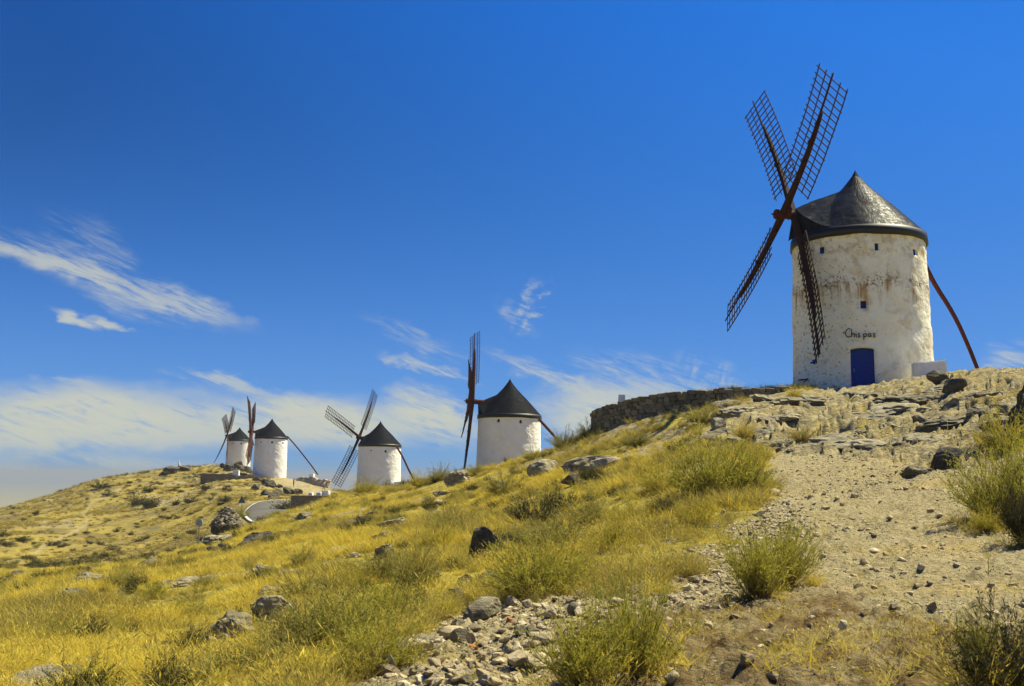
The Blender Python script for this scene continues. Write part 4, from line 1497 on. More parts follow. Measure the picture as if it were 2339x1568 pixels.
far_wall('retaining_wall', [(*zc(520, 928, *Z5), zc(0, 1012, *Z5)[1], 197), (*zc(560, 922, *Z5), zc(0, 1012, *Z5)[1], 195.5), (*zc(850, 940, *Z5), zc(0, 1000, *Z5)[1], 196.5), (*zc(1140, 962, *Z5), zc(0, 985, *Z5)[1], 199)],
         0.6, M_FARWALL, 'low brown retaining wall tapering to the right below the far windmills', 0.08)
far_wall('retaining_wall', [(*zc(1438, 1162, *Z5), zc(0, 1300, *Z5)[1], 111), (*zc(1600, 1163, *Z5), zc(0, 1300, *Z5)[1], 111.5), (*zc(1880, 1164, *Z5), zc(0, 1300, *Z5)[1], 112.5)],
         0.55, M_FARWALL, 'flat topped stone wall at the bend of the road with white blocks on it', 0.05, M_FARWALL)
far_wall('rubble_wall', [(*zc(1520, 972, *Z5), zc(0, 1010, *Z5)[1], 208), (*zc(1560, 958, *Z5), zc(0, 1030, *Z5)[1], 206), (*zc(1700, 975, *Z5), zc(0, 1050, *Z5)[1], 204), (*zc(1848, 1000, *Z5), zc(0, 1085, *Z5)[1], 203)],
         0.7, M_PALE, 'pale rubble wall on the far hilltop behind the two walkers', 0.20, batter=1.1)
far_wall('rubble_wall', [(*zc(425, 855, *Z5), zc(0, 868, *Z5)[1], 262), (*zc(640, 850, *Z5), zc(0, 865, *Z5)[1], 262)],
         0.7, M_FARWALL, 'dark low wall along the far skyline left of the smallest windmill', 0.12)


def block(px, py, d, w, h, label, dep=None, sink=0.3, name='white_block', taper=0.9, seed=0):
    """limewashed stone block, (px, py) = middle of its foot"""
    p = P(px, py, d)
    rnd_ = random.Random(seed)
    bm_ = bmesh.new()
    bmesh.ops.create_cube(bm_, size=1.0)
    for q in bm_.verts:
        t = taper if q.co.z > 0 else 1.0
        q.co = Vector((q.co.x * w * t, q.co.y * (dep or w) * t, (q.co.z + 0.5) * (h + sink) - sink)) + Vector([rnd_.uniform(-.03, .03) * w for _ in range(3)])
    bmesh.ops.bevel(bm_, geom=bm_.edges[:], offset=0.07 * min(w, h), segments=2, affect='EDGES')
    bmesh.ops.subdivide_edges(bm_, edges=bm_.edges[:], cuts=1, use_grid_fill=True)
    for q in bm_.verts:
        k = q.co * 3
        q.co += Vector([0.02 * w * float(vnoise(np.array([k.x + i * 9]), np.array([k.y]), np.array([k.z]), seed=seed)[0]) for i in range(3)])
    me_ = bpy.data.meshes.new(name)
    bm_.to_mesh(me_); bm_.free()
    me_.materials.append(M_WHITE)
    o = link(name, me_, None, tuple(p))
    o.rotation_euler[2] = rnd_.uniform(-.3, .3)
    return tag(o, label, 'stone block', 'whitewashed blocks around the windmills')


block(*zc(1776, 1362, *Z2), 48.0, 1.50, 1.0, 'low white masonry block against the right foot of the large windmill', 0.9, seed=1)
block(1420, 914, 50, .36, 0.26, 'white block peeping over the left end of the dry stone wall', seed=2)
b_ = block(1787, 889, 46.2, .36, 0.20, 'rounded white lump at the right end of the stone wall', taper=.5, seed=3)
block(*zc(1120, 1375, *Z4), 158.5, 1.3, 1.15, 'shaded block at the right foot of the windmill with three broad sails', .9, seed=4)
block(*zc(868, 935, *Z5), 199, 1.25, .8, 'white block on the retaining wall below the smallest windmill', seed=5)
block(*zc(1650, 968, *Z5), 206.5, 0.95, 0.75, 'white block topping the pale rubble wall', seed=6)
block(*zc(1795, 1163, *Z5), 113, .90, .62, 'biggest of three white blocks on the wall at the road bend', .7, seed=7)
block(*zc(1728, 1163, *Z5), 113.5, .62, .48, 'middle one of three white blocks on the wall at the road bend', seed=8)
block(*zc(1640, 1166, *Z5), 114, .50, .46, 'leftmost and smallest of three white blocks on the wall at the road bend', seed=9)
block(*zc(636, 858, *Z5), 262, .9, .55, 'white block on the far skyline under the spread sails', seed=10)
mp = hit_safe(*zc(278, 848, *Z5), 180)
mb = MB(); mb.tube([(0, 0, -.4), (0, 0, 1.1)], 0.28, 8); mb.tube([(0, 0, 1.1), (0, 0, 2.3)], [0.10, 0.05], 8)
tag(mb.build('trig_pillar', M_WHITE, None, tuple(mp)), 'thin white survey pillar on the left skyline of the far hill', 'pillar')

# cone of piled stones beside the road
pc = P(*zc(775, 1500, *Z5), 90)
sp = empty('stone_pile', tuple(pc), 'tall cone of dark piled stones beside the road bend', 'stone pile')
v, f = ICO[4]
v = v.copy(); rr_ = np.hypot(v[:, 0], v[:, 1])
cz = np.clip(1 - rr_, 0, 1) ** 0.85 * 1.95
lump = 0.16 * (1 - np.abs(fbm(v[:, 0] * 5, v[:, 1] * 5, v[:, 2] * 5, o=3, seed=4)) * 2)
cone = np.stack([v[:, 0] * (1.3 + lump), v[:, 1] * (1.3 + lump), np.where(v[:, 2] > 0, cz + lump * .9, v[:, 2] * 0.8)], -1)
link('core', np_mesh('pile_core', cone, f, M_DARKROCK), sp)
for k in range(230):
    a, r_ = rnd.uniform(0, 2 * math.pi), math.sqrt(rnd.random()) * 1.35
    o = link('stone', BLOCKS[rnd.randrange(9)], sp)
    o.location = (math.cos(a) * r_, math.sin(a) * r_, (1 - min(r_ / 1.45, 1)) ** 0.85 * 1.95 + 0.06)
    o.rotation_euler = [rnd.uniform(-.6, .6), rnd.uniform(-.6, .6), rnd.uniform(0, 6)]
    q = rnd.uniform(.16, .40)
    o.scale = (q * 1.3, q, q * .8)

# ---- named rocks: (zoom, x, y of the foot, width, height in zoom px, kind, material, label)
RK = [
    (Z7, 830, 650, 270, 190, 'angular', M_DARKROCK, 'dark pointed boulder jutting from the grass in mid slope, right of the grey-green bushes'),
    (Z7, 935, 505, 80, 55, 'angular', M_DARKROCK, 'small dark rock perched on the upper right shoulder of the pointed boulder'),
    (Z7, 215, 440, 210, 75, 'ledge', M_ROCK, 'flat cracked ledge in yellow grass below the nearer lit crest'),
    (Z7, 150, 640, 200, 85, 'ledge', M_ROCK, 'grey ledge above the pair of grey-green bushes in mid slope'),
    (Z7, 130, 525, 140, 50, 'ledge', M_ROCK, 'thin slanting ledge between two bigger ledges in yellow grass'),
    (Z7, 660, 152, 190, 75, 'ledge', M_ROCK, 'rough ledge on the crest just below the edge-on windmill'),
    (Z7, 1215, 98, 230, 90, 'hump', M_ROCK, 'rounded grey hump of rock near the crest under the edge-on windmill'),
    (Z7, 1500, 60, 340, 110, 'ledge', M_ROCK, 'broad grey outcrop below the left end of the dry stone wall'),
    (Z7, 1385, 172, 180, 75, 'angular', M_DARKROCK, 'dark outcrop beneath the broad grey outcrop near the crest'),
    (Z7, 1590, 52, 260, 60, 'slab', M_PALE, 'pale sunlit slab lying right of the broad grey outcrop'),
    (Z7, 910, 215, 90, 90, 'angular', M_ROCK, 'narrow upright rock in bright grass below the rough crest ledge'),
    (Z7, 830, 800, 140, 85, 'ledge', M_ROCK, 'grey rock half hidden left of the big olive bush'),
    (Z7, 700, 840, 150, 80, 'ledge', M_DARKROCK, 'dark broken rock left of the big olive bush'),
    (Z7, 640, 920, 170, 80, 'ledge', M_DARKROCK, 'dark stones at the upper end of the gravel bank'),
    (Z7, 1230, 880, 130, 60, 'hump', M_ROCK, 'grey rock at the right foot of the big olive bush'),
    (Z7, 800, 1030, 300, 95, 'slab', M_ROCK, 'broad flat slab at the head of the gravel bank'),
    (Z7, 1090, 962, 75, 58, 'cobble', M_PALE, 'bright white stone on top of the gravel bank under the big olive bush'),
    (Z7, 1235, 1032, 85, 60, 'cobble', M_PALE, 'cream coloured cobble in the middle of the gravel bank'),
    (Z7, 1390, 1025, 95, 85, 'cobble', M_ROCK, 'tall grey cobble in the gravel bank above the foreground bush'),
    (Z7, 1040, 1150, 95, 62, 'cobble', M_ROCK, 'tan cobble next to a bluish one in the gravel'),
    (Z7, 1120, 1142, 82, 60, 'cobble', M_ROCK, 'bluish grey cobble in the centre of the gravel bank'),
    (Z7, 1820, 866, 165, 62, 'slab', M_PALE, 'flat tan slab among stones above the foreground bush'),
    (Z7, 1665, 895, 62, 52, 'cobble', M_PALE, 'white and red stone left of the flat tan slab'),
    (Z7, 1722, 905, 72, 46, 'cobble', M_ROCK, 'brownish stone touching the left end of the flat tan slab'),
    (Z7, 1570, 900, 75, 55, 'cobble', M_ROCK, 'grey angular stone two stones left of the flat tan slab'),
    (Z7, 1770, 745, 85, 50, 'cobble', M_ROCK, 'grey stone at the edge of the yellow grass above the flat tan slab'),
    (Z7, 1900, 760, 100, 65, 'cobble', M_PALE, 'pale stone at the path edge above the flat tan slab'),
    (Z7, 2170, 800, 80, 55, 'cobble', M_ROCK, 'grey stone on the path edge left of the wispy path bush'),
    (Z7, 650, 1195, 120, 85, 'angular', M_ROCK, 'brown block with a split face in the lower gravel bank'),
    (Z7, 720, 1200, 60, 75, 'cobble', M_PALE, 'pale chip leaning on the brown split block'),
    (Z7, 192, 1385, 105, 120, 'angular', M_PALE, 'white block at the lower left tip of the gravel bank'),
    (Z7, 340, 1285, 310, 70, 'slab', M_PALE, 'long pale slab behind the white block at the gravel tip'),
    (Z7, 420, 1190, 270, 40, 'slab', M_ROCK, 'thin flat ledge beside green grass at the left of the gravel bank'),
    (Z7, 645, 1080, 100, 60, 'angular', M_ROCK, 'grey stone on the left rim of the gravel bank'),
    (Z7, 970, 1268, 85, 58, 'cobble', M_ROCK, 'rounded tan stone in the lower gravel'),
    (Z7, 995, 1345, 85, 50, 'cobble', M_DARKROCK, 'dark stone in the lower gravel left of the foreground bush'),
    (Z7, 695, 1465, 95, 45, 'cobble', M_ROCK, 'rounded stone at the bottom edge of the gravel bank'),
    (Z7, 825, 1468, 130, 50, 'slab', M_PALE, 'flat pale stone at the bottom edge of the gravel bank'),
    (Z7, 2020, 1460, 95, 60, 'cobble', M_PALE, 'pale stone at the right foot of the foreground bush'),
    (Z6, 1490, 1160, 420, 150, 'ledge', M_ROCK, 'big striped rock slab low in the grass at left centre'),
    (Z6, 1760, 1040, 260, 130, 'ledge', M_ROCK, 'striped rock joined above the big slab in the grass'),
    (Z6, 1770, 905, 180, 75, 'ledge', M_ROCK, 'smaller grey ledge up-slope of the big striped slab'),
    (Z6, 1830, 845, 140, 50, 'ledge', M_ROCK, 'uppermost ledge in the line above the big striped slab'),
    (Z6, 420, 1138, 85, 42, 'angular', M_ROCK, 'lone pointed stone in bright yellow grass at lower left'),
    (Z6, 300, 1445, 400, 55, 'ledge', M_ROCK, 'long pale ledge at the bottom left corner'),
    (Z6, 130, 1470, 75, 45, 'angular', M_ROCK, 'dark faced stone in front of the long pale ledge'),
    (Z6, 540, 1350, 95, 55, 'hump', M_ROCK, 'grey hump in shaded grass at lower left'),
    (Z6, 1400, 595, 100, 40, 'angular', M_DARKROCK, 'dark flat stone between the round sign and the near crest'),
    (Z6, 1680, 540, 330, 62, 'ledge', M_DARKROCK, 'long dark outcrop on the crest below the road bend'),
    (Z6, 1420, 545, 190, 52, 'ledge', M_ROCK, 'grey outcrop right of the round sign'),
    (Z6, 1680, 735, 180, 60, 'ledge', M_ROCK, 'grey ledge in yellow grass well below the road bend'),
    (Z6, 1970, 680, 130, 40, 'ledge', M_ROCK, 'faint ledge in the grass right of the ledge below the road'),
    (Z6, 970, 662, 115, 24, 'slab', M_PALE, 'pale thin slab lying on the valley floor left of the round sign'),
    (Z6, 1052, 672, 55, 26, 'angular', M_DARKROCK, 'small dark stone beside the pale thin slab'),
    (Z6, 440, 940, 170, 65, 'ledge', M_ROCK, 'low rugged ledge in grass on the lower left slope'),
    (Z6, 560, 825, 220, 75, 'ledge', M_ROCK, 'brown outcrop with grass growing through it on the left slope'),
    (Z6, 120, 1075, 95, 45, 'angular', M_DARKROCK, 'dark stone near the left edge in yellow grass'),
    (Z6, 740, 1040, 170, 50, 'ledge', M_DARKROCK, 'dark sunken ledge in the middle of the lower left slope'),
    (Z6, 1240, 815, 220, 45, 'ledge', M_ROCK, 'grassed-over ledge right of the middle of the left slope'),
    (Z6, 780, 742, 38, 26, 'angular', M_DARKROCK, 'tiny dark stone standing alone in the valley grass'),
    (Z6, 290, 995, 85, 45, 'ledge', M_ROCK, 'small grey ledge left of the low rugged ledge'),
    (Z6, 1980, 385, 170, 50, 'ledge', M_ROCK, 'broken ledge on the near crest below the white blocks'),
    (Z6, 2260, 430, 170, 50, 'ledge', M_ROCK, 'broken ledge on the near crest below the three-sailed windmill'),
    (Z9, 750, 385, 100, 95, 'angular', M_ROCK, 'upright brown rock where the grass meets the bare rock'),
    (Z9, 805, 450, 95, 60, 'angular', M_ROCK, 'split grey rock just below the upright brown rock'),
    (Z9, 725, 452, 90, 50, 'angular', M_DARKROCK, 'dark rock left of the split grey rock'),
    (Z9, 1960, 560, 170, 95, 'hump', M_DARKROCK, 'dark rock on the right side of the path by the large bush'),
    (Z9, 1790, 600, 150, 50, 'ledge', M_ROCK, 'broken rocks left of the dark rock on the right path side'),
    (Z9, 1900, 118, 110, 55, 'angular', M_DARKROCK, 'dark rock in front of the low white masonry block'),
    (Z9, 1975, 175, 110, 90, 'angular', M_DARKROCK, 'black hollow rock below the low white masonry block'),
    (Z9, 2090, 290, 180, 60, 'ledge', M_ROCK, 'grey ledge above the upper right bush'),
]
KIND = {
    'angular': dict(dims=(1, .85, 1), planes=12, cut=(.42, .8), noise=.10, strata=0.0),
    'hump': dict(dims=(1, .9, 1), planes=5, cut=(.6, .9), noise=.16, strata=.12),
    'ledge': dict(dims=(1, .8, 1), planes=8, cut=(.4, .8), noise=.26, nfreq=2.0, strata=.34, sfreq=5.0),
    'slab': dict(dims=(1, .8, 1), planes=10, cut=(.45, .8), noise=.08, strata=.10),
    'cobble': dict(dims=(1, .9, 1), planes=9, cut=(.5, .85), noise=.06, strata=0.0),
}
ROCKPTS = []
for i, (zz, x, y, w, h, kind, m, lab) in enumerate(RK):
    px, py = zc(x, y, *zz)
    p = hit_safe(px, py)
    sc_ = math.hypot(p.x, p.y) / FPX / zz[1] / 1.0945
    W_, H_ = w * sc_, h * sc_
    big = w / zz[1] > 30
    me_ = rock_mesh('rock', 300 + i, 4 if big else 3, (1, 1, 1), **{k: v for k, v in KIND[kind].items() if k != 'dims'}, m=m)
    sink = 0.42 if kind in ('ledge', 'slab', 'hump') else 0.28
    nm = {'ledge': 'rock_outcrop', 'slab': 'stone_slab', 'cobble': 'loose_stone'}.get(kind, 'boulder')
    o = link(nm, me_)
    dy_ = W_ * (0.75 if kind in ('ledge', 'slab') else 0.8)
    hz = H_ / (1 - sink) * (1.0 if kind in ('ledge', 'slab') else 1.0)
    o.scale = (W_ * 1.14, dy_, hz * 1.1)
    yd = Vector((p.x, p.y, 0)).normalized() * dy_ * 0.30
    q = p + yd
    o.location = (q.x, q.y, min(float(gz_xy(q.x, q.y)), p.z + 0.25 * dy_) + hz * (0.5 - sink))
    rr0 = random.Random(i)
    o.rotation_euler = ((0.32 if kind in ('ledge', 'slab') else 0.0) + rr0.uniform(-.08, .08), rr0.uniform(-.1, .12) - 0.10, -math.atan2(p.x, p.y) + rr0.uniform(-.3, .3))
    tag(o, lab, 'rock' if nm != 'loose_stone' else 'stone', 'rocks in the hillside grass' if nm != 'loose_stone' else 'stones in the gravel bank')
    ROCKPTS.append((q.x, q.y, W_ * 0.62)); ROCKPTS.append((q.x - yd.x * 2.2, q.y - yd.y * 2.2, W_ * 0.42))

# ledges breaking through the bare hilltop below the large windmill, one by one
LED = []
for i in range(34):
    rr0 = random.Random(4000 + i)
    px = 1690 + (i % 9) * 72 + rr0.uniform(-30, 30)
    py = 925 + (i // 9) * 34 + rr0.uniform(-14, 14) - (px - 1690) * 0.045
    p = hit_safe(px, py)
    sc_ = math.hypot(p.x, p.y) / FPX
    w_, h_ = rr0.uniform(60, 190) * sc_, rr0.uniform(12, 26) * sc_
    o = link('rock_outcrop', rock_mesh('rock', 4100 + i, 4, (1, 1, 1), 8, (.4, .8), .30, 2.2, .36, 4.5, M_ROCK))
    o.scale = (w_, w_ * .7, h_ * 1.9)
    o.location = p + Vector((0, w_ * .15, -h_ * 0.22))
    o.rotation_euler = (0.30 + rr0.uniform(-.1, .1), rr0.uniform(-.16, .06), -math.atan2(p.x, p.y) + rr0.uniform(-.35, .35))
    tag(o, 'flat broken limestone ledge breaking through the bare ground below the large windmill', 'rock', 'limestone ledges below the large windmill')
    LED.append((o, px, py + (px - 1690) * .045))
relabel(LED, 'flat broken limestone ledge below the large windmill, %s from the left in the %s row', ['upper', 'second', 'third', 'lowest'])
# small weathered rocks poking through the grass of the near slope
LM = [rock_mesh('rock', 4300 + k, 3, (1, 1, 1), 8, (.4, .8), .26, 2.1, .32, 4.5, M_ROCK) for k in range(6)] + [rock_mesh('rock', 4320 + k, 3, (1, 1, 1), 9, (.4, .8), .20, 2.1, .25, 4.0, M_DARKROCK) for k in range(2)]
r1 = random.Random(99)
n_ = 0
while n_ < 85:
    px, py = r1.uniform(0, 1650), r1.uniform(1080, 1540)
    p = hit(px, py)
    if p is None:
        continue
    dist = math.hypot(p.x, p.y)
    if not (8 < dist < 74) or float(gattr(dirt, p.x, p.y)) > .3 or float(gattr(road, p.x, p.y)) > .02:
        continue
    if fbm(np.array([p.x * .13]), np.array([p.y * .13]), o=3, seed=46)[0] < 0.02:
        continue
    sc_ = dist / FPX
    w_ = min(r1.uniform(26, 75) * sc_ * r1.uniform(.6, 1), 1.5)
    o = link('rock_outcrop', LM[r1.randrange(8)])
    o.scale = (w_, w_ * r1.uniform(.55, .8), w_ * r1.uniform(.28, .5))
    o.location = p + Vector((0, w_ * .1, w_ * .03))
    o.rotation_euler = (0.25 + r1.uniform(-.15, .15), r1.uniform(-.25, .05), r1.uniform(-.6, .6) + (math.pi if r1.random() < .5 else 0))
    tag(o, 'small weathered rock poking through the dry grass of the near slope', 'rock', 'small rocks in the near grass')
    ROCKPTS.append((p.x, p.y, w_ * .55)); ROCKPTS.append((p.x * .985, p.y * .985, w_ * .35))
    n_ += 1

# rock wall of the cutting at the right edge of the frame
p = hit_safe(2332, 1010)
me_ = rock_mesh('boulder', 911, 5, (1, 1, 1), 12, (.5, .85), .22, 2.2, .18, 6.0, M_DARKROCK)
o = link('boulder', me_)
sc_ = math.hypot(p.x, p.y) / FPX
o.scale = (120 * sc_, 100 * sc_, 190 * sc_)
o.location = p + Vector((28 * sc_, 10 * sc_, 38 * sc_))
tag(o, 'large grey rock cut off by the right edge of the picture', 'rock', 'rocks in the hillside grass')

# loose stones on the path: one by one
PST = []
rng = np.random.default_rng(77)
COB = [rock_mesh('loose_stone', 500 + k, 2, (1, 1, 1), 10, (.45, .85), .07, 1.8, 0, 1, M_PEBBLE) for k in range(8)]
for (x, y, w, h) in ((1190, 262, 78, 36), (1000, 340, 66, 28), (1265, 718, 75, 46), (1640, 752, 58, 42), (1335, 634, 78, 30), (1185, 796, 52, 20), (1630, 868, 85, 24), (1725, 1032, 62, 58),
                     (1710, 360, 50, 28), (1780, 388, 70, 24), (1440, 405, 80, 26), (960, 112, 40, 28), (1325, 120, 60, 22), (660, 250, 90, 50), (550, 385, 70, 40), (300, 365, 50, 28), (370, 565, 80, 26),
                     (110, 840, 70, 48), (60, 890, 80, 40), (905, 480, 60, 24), (780, 385, 30, 24), (1110, 315, 40, 34), (1320, 525, 46, 24), (1560, 918, 70, 18), (1325, 880, 40, 26), (2250, 1160, 80, 48),
                     (470, 1395, 130, 70), (1110, 1150, 70, 50), (600, 1260, 60, 40), (620, 1140, 40, 26), (890, 1140, 60, 24), (1710, 855, 50, 24), (2240, 785, 46, 18), (1930, 830, 44, 20), (2130, 1040, 50, 20), (1540, 205, 50, 24)):
    px, py = zc(x, y, *Z8)
    p = hit_safe(px, py)
    sc_ = math.hypot(p.x, p.y) / FPX / Z8[1] / 1.0945
    k = int(rng.integers(8))
    o = link('loose_stone', COB[k])
    o.scale = (w * sc_ * 1.1, w * sc_ * .85, h * sc_ * 1.5)
    o.location = p + Vector((0, w * sc_ * .3, h * sc_ * 0.36))
    o.rotation_euler = (rng.uniform(-.2, .2), rng.uniform(-.2, .2), rng.uniform(0, 6.28))
    tag(o, 'small loose stone lying on the bare stony path at the right', 'stone', 'loose stones on the path')
    PST.append((o, px, py))
    ROCKPTS.append((p.x, p.y, 0))
relabel(PST, 'loose stone on the bare stony path, %s from the left in the %s band', ['farthest', 'middle', 'near', 'nearest'])
for (x, y, w, h, lab) in ((975, 1055, 46, 30, 'reddish tile fragment under the broad flat slab in the gravel'), (728, 1226, 66, 22, 'orange tile fragment below the brown split block')):
    p = hit_safe(*zc(x, y, *Z7))
    sc_ = math.hypot(p.x, p.y) / FPX / Z7[1] / 1.0945
    bm_ = bmesh.new(); bmesh.ops.create_cube(bm_, size=1.0)
    for q in bm_.verts:
        q.co += Vector([random.Random(x + q.index).uniform(-.2, .2) for _ in range(3)])
    bmesh.ops.bevel(bm_, geom=bm_.edges[:], offset=.06, segments=1, affect='EDGES')
    me_ = bpy.data.meshes.new('tile_fragment'); bm_.to_mesh(me_); bm_.free()
    if 'tile_red' not in bpy.data.materials:
        plain('tile_red', (0.36, 0.11, 0.055), .9)
    me_.materials.append(bpy.data.materials['tile_red'])
    o = link('tile_fragment', me_, None, tuple(p + Vector((0, 0, .01))))
    o.scale = (w * sc_, w * sc_ * .7, h * sc_)
    o.rotation_euler = (.2, .15, 0.4)
    tag(o, lab, 'tile fragment')
# more cobbles of the bank, each its own
bank = [(880, 1480), (1040, 1400), (1200, 1375), (1340, 1335), (1480, 1330), (1440, 1400), (1330, 1440), (1260, 1510), (1180, 1568), (860, 1568)]
cnt = 0
while cnt < 150:
    px, py = rng.uniform(850, 1500), rng.uniform(1330, 1566)
    if not in_poly(np.array([px]), np.array([py]), bank)[0]:
        continue
    p = hit(px, py)
    k = int(rng.integers(8))
    s_ = 0.055 * (1 + rng.pareto(3.0) * 0.9)
    s_ = min(s_, 0.2)
    o = link('loose_stone', COB[k])
    o.scale = (s_ * 1.3, s_ * rng.uniform(.8, 1.1), s_ * rng.uniform(.6, .9))
    o.location = p + Vector((0, 0, s_ * .2))
    o.rotation_euler = (rng.uniform(-.4, .4), rng.uniform(-.4, .4), rng.uniform(0, 6.28))
    tag(o, 'cobble lying loose in the sunlit gravel bank at bottom centre', 'stone', 'cobbles of the gravel bank')
    cnt += 1

# dark rocks by the far road and on the far skyline
FARR = [(1065, 1090, 95, 60), (1160, 1150, 120, 60), (1205, 1055, 150, 70), (1295, 1150, 140, 75), (1400, 1140, 150, 66), (1490, 1140, 110, 60), (1110, 1010, 80, 40), (1260, 1185, 130, 60), (1310, 1075, 90, 40)]
FARTOP = [(120, 945, 120, 55), (200, 930, 150, 75), (300, 905, 150, 75), (360, 880, 90, 50), (735, 870, 100, 50), (800, 905, 130, 60), (880, 885, 150, 75), (950, 905, 140, 60), (830, 880, 90, 40), (1010, 915, 80, 40)]
FARM = [rock_mesh('boulder', 600 + k, 3, (1, 1, 1), 9, (.4, .8), .28, 2.2, .25, 4.0, M_DARKROCK) for k in range(5)]
for lst, lab, grp, fm_ in ((FARR, 'dark rough rock in the cluster above the road bend on the far hill', 'dark rocks above the road', 'dark rough rock above the road bend, %s from left in the %s part'), (FARTOP, 'dark rough rock along the skyline of the far hill left of the windmills', 'dark rocks on the far skyline', 'dark rough rock on the far skyline, %s from left in the %s part')):
    its = []
    for (x, y, w, h) in lst:
        p = hit_safe(*zc(x, y, *Z5), 130)
        sc_ = math.hypot(p.x, p.y) / FPX / Z5[1] / 1.0945
        o = link('boulder', FARM[int(rng.integers(5))])
        o.scale = (w * sc_ * 1.25, w * sc_ * .9, h * sc_ * 1.7)
        o.location = p + Vector((0, 0.2 * w * sc_, h * sc_ * .28))
        o.rotation_euler = (rng.uniform(-.2, .2), rng.uniform(-.2, .2), rng.uniform(0, 6.28))
        tag(o, lab, 'rock', grp)
        its.append((o, x, y))
    relabel(its, fm_, ['upper', 'lower'])


# ------------------------------------------------------------------ bushes
def ribbons(P0, wdir, w):
    """P0 (N,K,3) polylines, wdir (N,3) width direction, w (K,) half widths -> verts, quads"""
    N, K, _ = P0.shape
    a = P0 + wdir[:, None, :] * w[None, :, None]
    b = P0 - wdir[:, None, :] * w[None, :, None]
    v = np.stack([a, b], 2).reshape(-1, 3)
    base = (np.arange(N) * K * 2)[:, None] + (np.arange(K - 1) * 2)[None, :]
    f = np.stack([base, base + 1, base + 3, base + 2], -1).reshape(-1, 4)
    return v, f


def rand_perp(rng, d):
    r = rng.normal(size=d.shape)
    q = np.cross(d, r)
    return q / (np.linalg.norm(q, axis=1)[:, None] + 1e-9)


def bush_meshes(seed, m_fol, nst=130, spread=52, ntw=9, leaf=0.020, lean=(0, 0), stemw=0.0055, gap=0.0, upright=0.25):
    rng = np.random.default_rng(seed)
    th = np.radians(spread) * np.sqrt(rng.random(nst))
    ph = rng.uniform(0, 2 * np.pi, nst)
    if gap:
        ph = ph + gap * np.sin(ph * 2 + seed) + 0.5 * gap * np.sin(ph * 5)
    L = rng.uniform(0.42, 1.14, nst) * (1 - 0.18 * th) * (1 + 0.22 * np.sin(ph * 3 + seed) * rng.random(nst))
    d = np.stack([np.sin(th) * np.cos(ph) + lean[0], np.sin(th) * np.sin(ph) + lean[1], np.cos(th)], -1)
    b = np.stack([rng.normal(size=nst) * .07, rng.normal(size=nst) * .07, np.full(nst, -0.04)], -1)
    ts = np.linspace(0, 1, 5)
    jit = rng.normal(size=(nst, 5, 3)) * 0.036 * ts[None, :, None]
    pts_ = b[:, None] + d[:, None] * (L[:, None] * ts)[..., None] + jit
    pts_[:, :, 2] += upright * (ts ** 2)[None] * np.sin(th)[:, None] * L[:, None]
    wd = rand_perp(rng, d)
    sv, sf = ribbons(pts_, wd, stemw * (1.25 - ts))
    N = nst * ntw
    si = np.repeat(np.arange(nst), ntw)
    tt_ = rng.uniform(0.22, 1.0, N) ** 0.75
    seg_ = np.minimum((tt_ * 4).astype(int), 3)
    fr = tt_ * 4 - seg_
    o = pts_[si, seg_] * (1 - fr)[:, None] + pts_[si, seg_ + 1] * fr[:, None]
    td_ = d[si] * 0.9 + rng.normal(size=(N, 3)) * 0.45 + np.array([0, 0, .25])
    td_ /= np.linalg.norm(td_, axis=1)[:, None]
    tl = rng.uniform(0.08, 0.26, N) * (1.15 - 0.4 * tt_)
    tp = np.stack([o, o + td_ * (tl * .5)[:, None] + rng.normal(size=(N, 3)) * .01, o + td_ * tl[:, None] + rng.normal(size=(N, 3)) * .018], 1)
    fv, ff = ribbons(tp, rand_perp(rng, td_), np.array([.0045, .0040, .0015]))
    # small leaves / flower tips along the twigs
    M_ = N * 2
    ti = np.repeat(np.arange(N), 2)
    k = rng.uniform(.3, 1.05, M_)
    lo = tp[ti, 0] * (1 - k)[:, None] + tp[ti, 2] * k[:, None]
    ld = rng.normal(size=(M_, 3)) + np.array([0, 0, .6])
    ld /= np.linalg.norm(ld, axis=1)[:, None]
    ll = leaf * rng.uniform(.5, 1.4, M_)
    lp = np.stack([lo, lo + ld * ll[:, None]], 1)
    lv, lf = ribbons(lp, rand_perp(rng, ld), np.array([leaf * .24, leaf * .08]))
    return np_mesh('stems', sv, sf, M_TWIG), np_mesh('foliage', np.concatenate([fv, lv]), np.concatenate([ff, lf + len(fv)]), m_fol)


BV = {
    'broom': [bush_meshes(10, M_BROOM, 190, 74, 10, .03, upright=.12), bush_meshes(11, M_BROOM, 190, 80, 10, .03, upright=.10), bush_meshes(12, M_BROOM, 180, 66, 10, .03, gap=.4, upright=.15)],
    'wispy': [bush_meshes(13, M_BROOM, 150, 52, 12, .028, gap=.6), bush_meshes(14, M_BROOM, 140, 56, 12, .028, lean=(.30, 0), gap=.6)],
    'yellow': [bush_meshes(15, M_BROOMY, 180, 80, 9, .030, upright=.1), bush_meshes(16, M_BROOMY, 180, 84, 9, .030, gap=.4, upright=.08)],
    'grey': [bush_meshes(17, M_GREY, 180, 78, 10, .030, upright=.1), bush_meshes(18, M_GREY, 170, 72, 10, .032, gap=.5, upright=.12)],
    'dark': [bush_meshes(19, M_DARKBUSH, 90, 84, 8, .075, upright=.05), bush_meshes(20, M_DARKBUSH, 90, 80, 8, .08, gap=.3, upright=.05)],
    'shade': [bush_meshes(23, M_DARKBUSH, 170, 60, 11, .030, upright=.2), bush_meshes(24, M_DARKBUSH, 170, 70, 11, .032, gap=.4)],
    'straw': [bush_meshes(21, M_DRYGRASS, 190, 76, 7, .02), bush_meshes(22, M_DULLGRASS, 170, 64, 7, .02)],
}
_bc = {}


